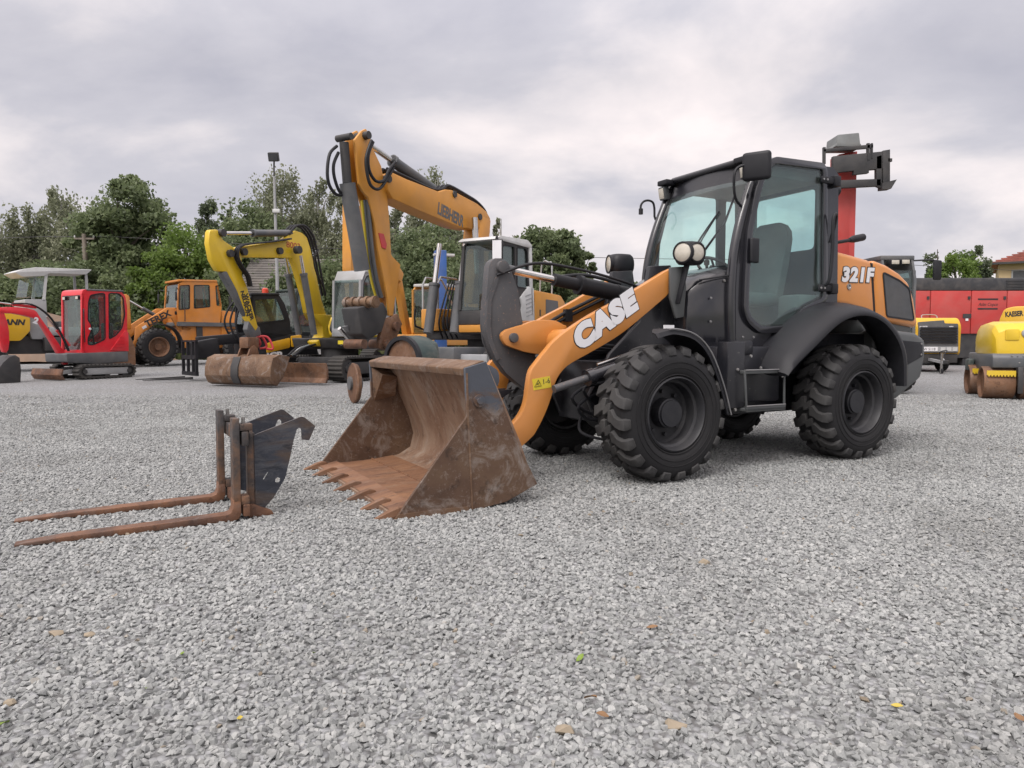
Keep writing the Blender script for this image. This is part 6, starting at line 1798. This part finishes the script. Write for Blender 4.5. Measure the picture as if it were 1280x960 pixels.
def tree(label, x, y, H, R, kind, seed, group=None, base=None, leaves=None, name='tree'):
    rs = np.random.RandomState(seed)
    rd = random.Random(seed)
    mat, bark, lsz, nl, clr, shape, dr = {
        'oak': ('leaf_oak', 'bark', 0.26, 24000, 0.20, 'round', 0.0),
        'birch': ('leaf_birch', 'bark_birch', 0.20, 15000, 0.175, 'tall', 0.5),
        'bush': ('leaf_bright', 'bark', 0.20, 12000, 0.24, 'round', 0.0),
        'shrub': ('leaf_oak', 'bark', 0.22, 9000, 0.26, 'round', 0.0),
        'dark': ('leaf_dark', 'bark', 0.22, 7000, 0.19, 'tall', 0.0),
        'conifer': ('leaf_dark', 'bark', 0.24, 6000, 0.21, 'cone', 0.2)}[kind]
    nl = int((leaves or nl) * (1.75 if leaves else 1.3) * (0.8 if kind == 'birch' else 1.0))
    zb = (0.22 if base is None else base) * H
    o = root(name, label, 'tree' if name == 'tree' else 'shrub', (x, y, ground_z(y) - 0.03), rd.uniform(0, 360), group)
    # clump centres inside an uneven envelope
    nc = max(18, int(nl / 190))
    cs = []
    ph = [rd.uniform(0, 6.28) for _ in range(6)]
    while len(cs) < nc:
        u = rs.uniform(-1, 1, 3)
        r = math.hypot(u[0], u[1])
        zz = (u[2] + 1) / 2
        if shape == 'round':
            lim = math.sqrt(max(0.0, 1 - (zz * 1.9 - 0.9) ** 2)) if zz * 1.9 - 0.9 < 1 else 0
        elif shape == 'tall':
            lim = (math.sin(math.pi * min(1, zz ** 0.75 * 0.98 + 0.02)) ** 0.7)
        else:
            lim = 1.0 - zz * 0.97
        a = math.atan2(u[1], u[0])
        lim *= 0.86 + 0.13 * math.sin(2 * a + ph[0] + 3 * zz) + 0.12 * math.sin(3 * a + ph[1] - 5 * zz) + 0.10 * math.sin(5 * a + ph[2] + 9 * zz)
        if r > lim:
            continue
        if r < lim * 0.35 and rd.random() < 0.55:
            continue
        cs.append((u[0] * R, u[1] * R, zb + zz * (H - zb)))
    cs = np.array(cs)
    k = rs.randint(0, nc, nl)
    sg = clr * R * rs.uniform(0.45, 1.15, nc)
    if shape == 'tall':
        sv = np.stack([sg * 0.75, sg * 0.75, sg * (1.9 if dr else 1.2)], 1)
    else:
        sv = np.stack([sg, sg, sg * 0.72], 1)
    off = np.clip(rs.normal(size=(nl, 3)), -1.7, 1.7) * sv[k] * 0.75
    if dr:
        off[:, 2] -= np.minimum(np.abs(rs.normal(size=nl)), 1.8) * sg[k] * 0.9
    P = cs[k] + off
    P[:, 2] = np.clip(P[:, 2], 0.15, H * 1.04)
    tint = rs.uniform(-0.05, 0.45, nc)[k]
    me = leaf_mesh('crown', P, lsz * (0.8 + R * 0.06), mat, rs, dr, tint)
    c = bpy.data.objects.new('crown', me)
    COL.objects.link(c)
    c.parent = o
    # trunk and limbs
    t = G()
    r0 = 0.035 * H * (0.55 if shape != 'round' else 0.8)
    top = H * (0.93 if shape != 'round' else 0.72)
    tp = [(0.04 * H * math.sin(ph[3] + q * 2) * q * 0.6, 0.04 * H * math.sin(ph[4] + q * 2.5) * q * 0.6, top * q) for q in [i / 8 for i in range(9)]]
    t.tube(tp, [r0 * (1.25 if i == 0 else 1 - 0.85 * i / 8) for i in range(9)], 8)
    t = t.build('trunk', bark, o, ang=60)
    lb = G()
    order = rs.permutation(nc)[:min(nc, 42)]
    for i in order:
        e = cs[i]
        q = min(7, max(1.0, (e[2] * (0.72 if shape == 'round' else 0.85) / top) * 8))
        s = Vector(tp[int(q)]) + (Vector(tp[min(8, int(q) + 1)]) - Vector(tp[int(q)])) * (q - int(q))
        m = (s + Vector(e)) * 0.5 + Vector((0, 0, 0.06 * H * (0.5 if shape == 'round' else 0.9)))
        rr = r0 * 0.22
        lb.tube([s, m, Vector(e)], [rr, rr * 0.65, rr * 0.2], 5)
    lb.build('limbs', bark, t, ang=60)
    return o


def from_px(px, d):
    return (px - 640) / 880 * d


def tree_px(label, px, top, hw, d, kind, seed, group, **kw):
    H = (428.6 - top) / 880 * d + 1.07 - ground_z(d)
    return tree(label, from_px(px, d), d, H, hw / 880 * d * 1.14, kind, seed, group, **kw)


LEFT, MID, RIGHT = 'trees behind the yard on the hedge side', 'trees behind the excavators', 'trees behind the red container'
tree_px('loose drooping birch beside the dumper canopy', 8, 246, 46, 41, 'birch', 1, LEFT)
tree_px('tall thin-leaved birch rising over the dumper canopy', 78, 234, 52, 43, 'birch', 2, LEFT, leaves=15000)
tree_px('dense dark green oak rising behind the red mini excavator', 158, 224, 52, 40, 'oak', 3, LEFT, leaves=19000)
tree_px('fresh green bushy tree above the orange loader cab', 238, 288, 44, 37, 'bush', 4, LEFT)
tree_px('low bright green bush behind the orange loader arm', 200, 318, 30, 36, 'bush', 5, LEFT, base=0.05)
tree_px('small dark tree with sparse top behind the yellow boom', 264, 240, 24, 50, 'dark', 6, MID)
tree_px('thin dark sapling next to the sparse dark tree', 287, 243, 11, 51, 'dark', 7, MID, leaves=3000)
tree_px('big pale birch standing behind the street lamp', 352, 204, 46, 47, 'birch', 8, MID, leaves=17000)
tree_px('broad dark tree under the pale birch behind the lamp', 315, 262, 56, 44, 'shrub', 9, MID, leaves=16000)
tree_px('grey green birch behind the yellow excavator boom', 402, 214, 34, 46, 'birch', 10, MID, leaves=11000)
tree_px('slim birch seen beside the folded excavator stick', 436, 246, 26, 45, 'birch', 11, MID)
tree_px('sparse birch under the big excavator boom', 497, 250, 30, 45, 'birch', 12, MID)
tree_px('tall birch topping out above the big excavator boom', 545, 208, 42, 48, 'birch', 13, MID, leaves=13000)
tree_px('dense green tree filling the space under the big boom', 540, 284, 44, 42, 'shrub', 14, MID, leaves=14000)
tree_px('small pale birch right behind the white cab roof', 622, 262, 24, 45, 'birch', 15, MID, leaves=6000)
tree_px('round dark oak standing between big excavator and loader cab', 688, 277, 38, 40, 'oak', 16, MID, leaves=15000)
tree_px('small rounded oak leaning beside the round dark oak', 727, 294, 18, 41, 'oak', 17, MID, leaves=6000)
tree_px('pointed dark conifer above the container roof', 1164, 303, 24, 46, 'conifer', 18, RIGHT, leaves=8000)
tree_px('bright green leafy tree above the container roof', 1190, 316, 28, 44, 'bush', 19, RIGHT)
tree_px('dark feathery tree between conifer and cream house', 1212, 306, 24, 50, 'dark', 20, RIGHT)
HG = 'bushes of the hedge behind the machines'
hedge = ((15, 350, 46, 37, 'behind the dumper skip'), (62, 332, 40, 38, 'behind the dumper canopy'), (120, 326, 40, 37.5, 'around the utility pole'), (165, 338, 36, 36.5, 'under the dark oak'), (212, 346, 34, 36, 'behind the orange loader arm'), (262, 342, 38, 36.5, 'behind the orange loader cab'), (385, 322, 38, 38, 'behind the yellow swing post'), (430, 318, 36, 38, 'behind the grey excavator cab'), (478, 322, 36, 38, 'behind the folded stick'), (585, 332, 34, 39, 'behind the blue mast'), (632, 340, 34, 38, 'behind the white cab roof'), (742, 352, 30, 38, 'behind the dump cylinder'), (790, 358, 36, 39, 'behind the windscreen side of the loader cab'))
for k, (px_, top, hw_, d, where) in enumerate(hedge):
    tree_px('dense dark green hedge bush ' + where, px_, top, hw_, d, 'shrub', 40 + k, HG, base=0.02, leaves=9500, name='hedge_bush')

# far woodland that closes the horizon
rs = np.random.RandomState(99)
n = 60000
xx = rs.uniform(-150, 150, n)
hh = 5.5 + 2.0 * np.sin(xx * 0.11) + 1.4 * np.sin(xx * 0.31 + 1) + 1.0 * np.sin(xx * 0.83 + 2)
P = np.stack([xx, 100 + rs.uniform(0, 8, n), 0.2 + hh * rs.uniform(0, 1, n) ** 0.7], 1)
wd = bpy.data.objects.new('woodland', leaf_mesh('woodland', P, 0.9, 'leaf_dark', rs, 0, rs.uniform(0.0, 0.4, n)))
COL.objects.link(wd)
setting(wd, 'stuff')
# long grass along the yard edge
n = 26000
xx = rs.uniform(-36, 36, n)
P = np.stack([xx, 32.6 + np.abs(rs.normal(size=n)) * 1.6, 0.30 + rs.uniform(0, 0.28, n)], 1)
leaf_material('grass_blade', (0.05, 0.075, 0.02), (0.095, 0.12, 0.04), (0.20, 0.18, 0.10))
gs = bpy.data.objects.new('grass', leaf_mesh('grass', P, 0.35, 'grass_blade', rs, 1.2, rs.uniform(0, 0.4, n)))
COL.objects.link(gs)
setting(gs, 'stuff')

# ------------------------------------------------------------------ buildings
paint('render_cream', (0.55, 0.42, 0.24), 0.85, dust=0.15, var=0.08, sc=0.8)
paint('roof_red', (0.30, 0.085, 0.060), 0.7, dust=0.2, var=0.25, sc=1.2)
paint('roof_tile_grey', (0.10, 0.092, 0.086), 0.8, dust=0.35, var=0.3, sc=2.5)
paint('shed_grey', (0.30, 0.31, 0.32), 0.6, dust=0.25, var=0.12, sc=1)
paint('window_dark', (0.05, 0.055, 0.06), 0.15, dust=0.05)
HX = root('house', 'cream two-storey house with red tiled hip roof', 'house', (37.75, 55, 0.27), -33)
G().box(0, 12, 0, 9, 0, 7.0).build('wall', 'render_cream', HX)
rfh = G().add([(-0.6, -0.6, 6.95), (12.6, -0.6, 6.95), (12.6, 9.6, 6.95), (-0.6, 9.6, 6.95), (4.6, 4.5, 9.2), (7.4, 4.5, 9.2)], [(0, 1, 5, 4), (1, 2, 5), (2, 3, 4, 5), (3, 0, 4), (3, 2, 1, 0)]).build('roof', 'roof_red', HX, smooth=False)
for k in range(14):
    z = 7.0 + 0.158 * k
    f = 0.158 * k / 2.25
    G().box(-0.6 + 5.0 * f, 12.6 - 5.0 * f, -0.68 + 5.1 * f, -0.60 + 5.1 * f, z - 0.03, z + 0.05).build('roof_course', 'roof_red', rfh)
G().box(-0.7, 12.7, -0.72, -0.58, 6.82, 6.98).build('gutter', 'dark_metal', HX)
for x in (0.9, 4.0, 7.2, 10.0):
    for z in (4.8, 1.4):
        w = G().box(x, x + 0.75, -0.05, 0.05, z, z + 1.5).build('window', 'window_dark', HX)
        G().prism([(x - 0.1, z - 0.1), (x + 0.85, z - 0.1), (x + 0.85, z + 1.6), (x - 0.1, z + 1.6)], -0.10, 0.02, holes=[[(x, z), (x + 0.75, z), (x + 0.75, z + 1.5), (x, z + 1.5)]]).build('window_frame', 'shed_grey', w)
BR = root('barn', 'low barn with grey tiled roof seen under the yellow boom', 'barn', (-15.3, 38.5, 0.27), 0)
G().box(0.2, 7.8, 0.3, 6, 0, 3.3).build('wall', 'render_cream', BR)
rb_ = G().add([(0, 0, 3.1), (8, 0, 3.1), (8, 3.2, 5.7), (0, 3.2, 5.7), (8, 6.4, 3.1), (0, 6.4, 3.1)], [(0, 1, 2, 3), (3, 2, 4, 5), (0, 3, 5), (1, 4, 2), (0, 5, 4, 1)]).build('roof', 'roof_tile_grey', BR, smooth=False)
for k in range(16):
    f = k / 16
    y, z = 3.2 * f, 3.1 + 2.6 * f
    G().add([(0, y - 0.03, z + 0.0), (8, y - 0.03, z + 0.0), (8, y - 0.03, z + 0.055), (0, y - 0.03, z + 0.055), (0, y + 0.2, z + 0.175), (8, y + 0.2, z + 0.175)], [(0, 1, 2, 3), (3, 2, 5, 4)]).build('roof_course', 'roof_tile_grey', rb_, smooth=False)
SH = root('shed', 'grey ribbed metal shed behind the big excavator', 'shed', (0.6, 33.5, 0.29), 0)
G().box(0, 6.5, 0, 3, 0, 2.55).build('wall', 'shed_grey', SH)
for k in range(12):
    G().box(0, 6.5, -0.04, 0, 0.1 + 0.2 * k, 0.2 + 0.2 * k).build('siding_board', 'shed_grey', SH)
G().box(-0.15, 6.65, -0.2, 3.2, 2.55, 2.65).build('roof', 'slate_grey', SH)
H2 = root('house', 'distant house with red roof beyond the hedge by the dumper', 'house', (-46.5, 62, 0.27), 15)
G().box(0, 8, 0, 7, 0, 5.0).build('wall', 'render_cream', H2)
G().add([(-0.4, -0.4, 4.9), (8.4, -0.4, 4.9), (8.4, 7.4, 4.9), (-0.4, 7.4, 4.9), (-0.4, 3.5, 7.4), (8.4, 3.5, 7.4)], [(0, 1, 5, 4), (2, 3, 4, 5), (0, 4, 3), (1, 2, 5), (3, 2, 1, 0)]).build('roof', 'roof_red', H2, smooth=False)

# heap of earth behind the dumper
paint('earth', (0.16, 0.105, 0.070), 0.95, dust=0.3, var=0.3, sc=1.5, bmp=0.8)
rings = []
for z, r in ((0.0, 3.6), (0.5, 2.9), (1.2, 1.9), (1.8, 1.0), (2.1, 0.3)):
    rings.append([(r * 1.5 * math.cos(a) * random.uniform(0.9, 1.1), r * math.sin(a) * random.uniform(0.9, 1.1), z + random.uniform(-0.08, 0.08)) for a in [2 * math.pi * q / 26 for q in range(26)]])
em = G().loft(rings).build('earth_mound', 'earth', loc=(-21.0, 31.5, 0.25), ang=80)
setting(em)

# ------------------------------------------------------------------ lamp post, utility pole, wire
LP = root('lamp_post', 'tall grey lamp post with floodlight head behind the yellow excavator', 'lamp post', (from_px(349, 30), 30, ground_z(30)), 0)
G().tube([(0, 0, 0), (-0.02, 0, 4.0), (-0.06, 0, 7.8)], [0.085, 0.07, 0.05], 12).build('pole', 'machine_grey', LP)
G().tube([(-0.06, 0, 7.75), (-0.06, 0, 8.15), (0.0, -0.15, 8.4)], 0.035, 8, 3).build('bracket', 'dark_metal', LP)
fl = G().obox((0.0, -0.2, 8.55), (0.42, 0.22, 0.36), (0.35, 0, 0)).build('floodlight', 'dark_metal', LP, bev=0.03)
G().obox((0.0, -0.31, 8.51), (0.36, 0.01, 0.28), (0.35, 0, 0)).build('floodlight_glass', 'window_dark', fl)
G().obox((0.03, -0.08, 6.35), (0.30, 0.12, 0.16)).build('junction_box', 'light_grey', LP, bev=0.02)
UP = root('utility_pole', 'weathered wooden utility pole with a yellow marker among the birches', 'pole', (from_px(113, 38), 38, 0.28), 0)
paint('wood_grey', (0.20, 0.17, 0.14), 0.9, dust=0.2, var=0.25, sc=4)
G().cyl((0, 0, 0), (-0.1, 0, 6.6), 0.16, 12, 0.11).build('pole', 'wood_grey', UP)
G().bar((-0.65, 0, 6.35), (0.45, 0, 6.35), 0.09, 0.09).build('cross_arm', 'wood_grey', UP)
G().obox((-0.06, -0.17, 4.95), (0.32, 0.03, 0.32)).build('marker', 'sticker_yellow', UP)
for x in (-0.6, 0.4):
    G().lathe([(0.03, 6.40), (0.05, 6.45), (0.03, 6.52), (0.002, 6.53)], (x, 0, 0), 'z', 10).build('insulator', 'light_grey', UP)
w = G()
pts = []
for k in range(41):
    x = -60 + 140 * k / 40
    t = ((x + 22.8) % 45) / 45
    pts.append((x, 38 + max(0, x + 22) * 0.25, 6.80 - 1.5 * t * (1 - t)))
w.tube(pts, 0.018, 5)
tag(w.build('overhead_wire', 'dark_metal'), 'thin dark overhead wire running past the utility pole', 'wire')

# ------------------------------------------------------------------ small things lying on the gravel
plain('leaf_yellow', (0.42, 0.33, 0.05), 0.6)
plain('leaf_green', (0.16, 0.24, 0.03), 0.6)
plain('leaf_brown', (0.20, 0.11, 0.05), 0.7)
plain('stone_tan', (0.27, 0.225, 0.165), 0.9)


def ground_px(u, v):
    c_, s_ = math.cos(0.0583), math.sin(0.0583)
    dx, dy, dz = (u - 640) / 880, c_ + (480 - v) / 880 * s_, -s_ + (480 - v) / 880 * c_
    k = -1.07 / dz
    return dx * k, dy * k


leaf_spots = [(5, 914, 'leaf_green', 0.045), (182, 868, 'leaf_green', 0.03), (725, 829, 'leaf_green', 0.035), (300, 905, 'leaf_yellow', 0.03), (392, 822, 'leaf_green', 0.028), (1121, 890, 'leaf_yellow', 0.03), (753, 902, 'leaf_brown', 0.035), (738, 880, 'leaf_brown', 0.045), (815, 790, 'leaf_brown', 0.04), (228, 823, 'leaf_green', 0.025), (1275, 905, 'leaf_brown', 0.04)]
NAMES = {'leaf_green': 'green', 'leaf_yellow': 'yellow', 'leaf_brown': 'brown'}
for k, (u, v, m, s) in enumerate(leaf_spots):
    s *= 0.8
    x, y = ground_px(u, v)
    g = G()
    rows = []
    for q in range(6):
        t = q / 5
        ww = math.sin(math.pi * (0.06 + 0.9 * t)) * 0.36
        bend = 0.12 * math.sin(3 * t + k)
        rows.append([(s * (t - 0.5) * 1.3, -s * ww, s * (0.10 + bend + 0.1 * ww)), (s * (t - 0.5) * 1.3, 0, s * bend), (s * (t - 0.5) * 1.3, s * ww, s * (0.10 + bend + 0.1 * ww))])
    g.loft(rows, cap=False, closed=False)
    o = g.build('fallen_leaf', m, loc=(x, y, 0.018), rot=(random.uniform(-0.3, 0.3), random.uniform(-0.3, 0.3), random.uniform(0, 6.28)))
    tag(o, 'small curled %s leaf lying on the gravel' % NAMES[m], 'leaf', '%s leaves on the gravel' % NAMES[m])
for k, (u, v, s) in enumerate(((70, 795, 0.030), (112, 796, 0.022), (845, 910, 0.032), (880, 705, 0.03), (12, 881, 0.02), (705, 918, 0.03))):
    x, y = ground_px(u, v)
    bm = bmesh.new()
    rr = random.Random(k)
    for q in range(20):
        d = Vector((rr.gauss(0, 1), rr.gauss(0, 1), rr.gauss(0, 1))).normalized()
        bm.verts.new((d.x * s, d.y * s * 0.8, d.z * s * 0.55))
    bmesh.ops.convex_hull(bm, input=bm.verts)
    me = bpy.data.meshes.new('tan_stone')
    bm.to_mesh(me)
    bm.free()
    me.materials.append(MATS['stone_tan'])
    o = bpy.data.objects.new('tan_stone', me)
    COL.objects.link(o)
    o.location = (x, y, s * 0.35)
    tag(o, 'tan sandy stone lying among the grey gravel', 'stone', 'tan stones among the gravel')
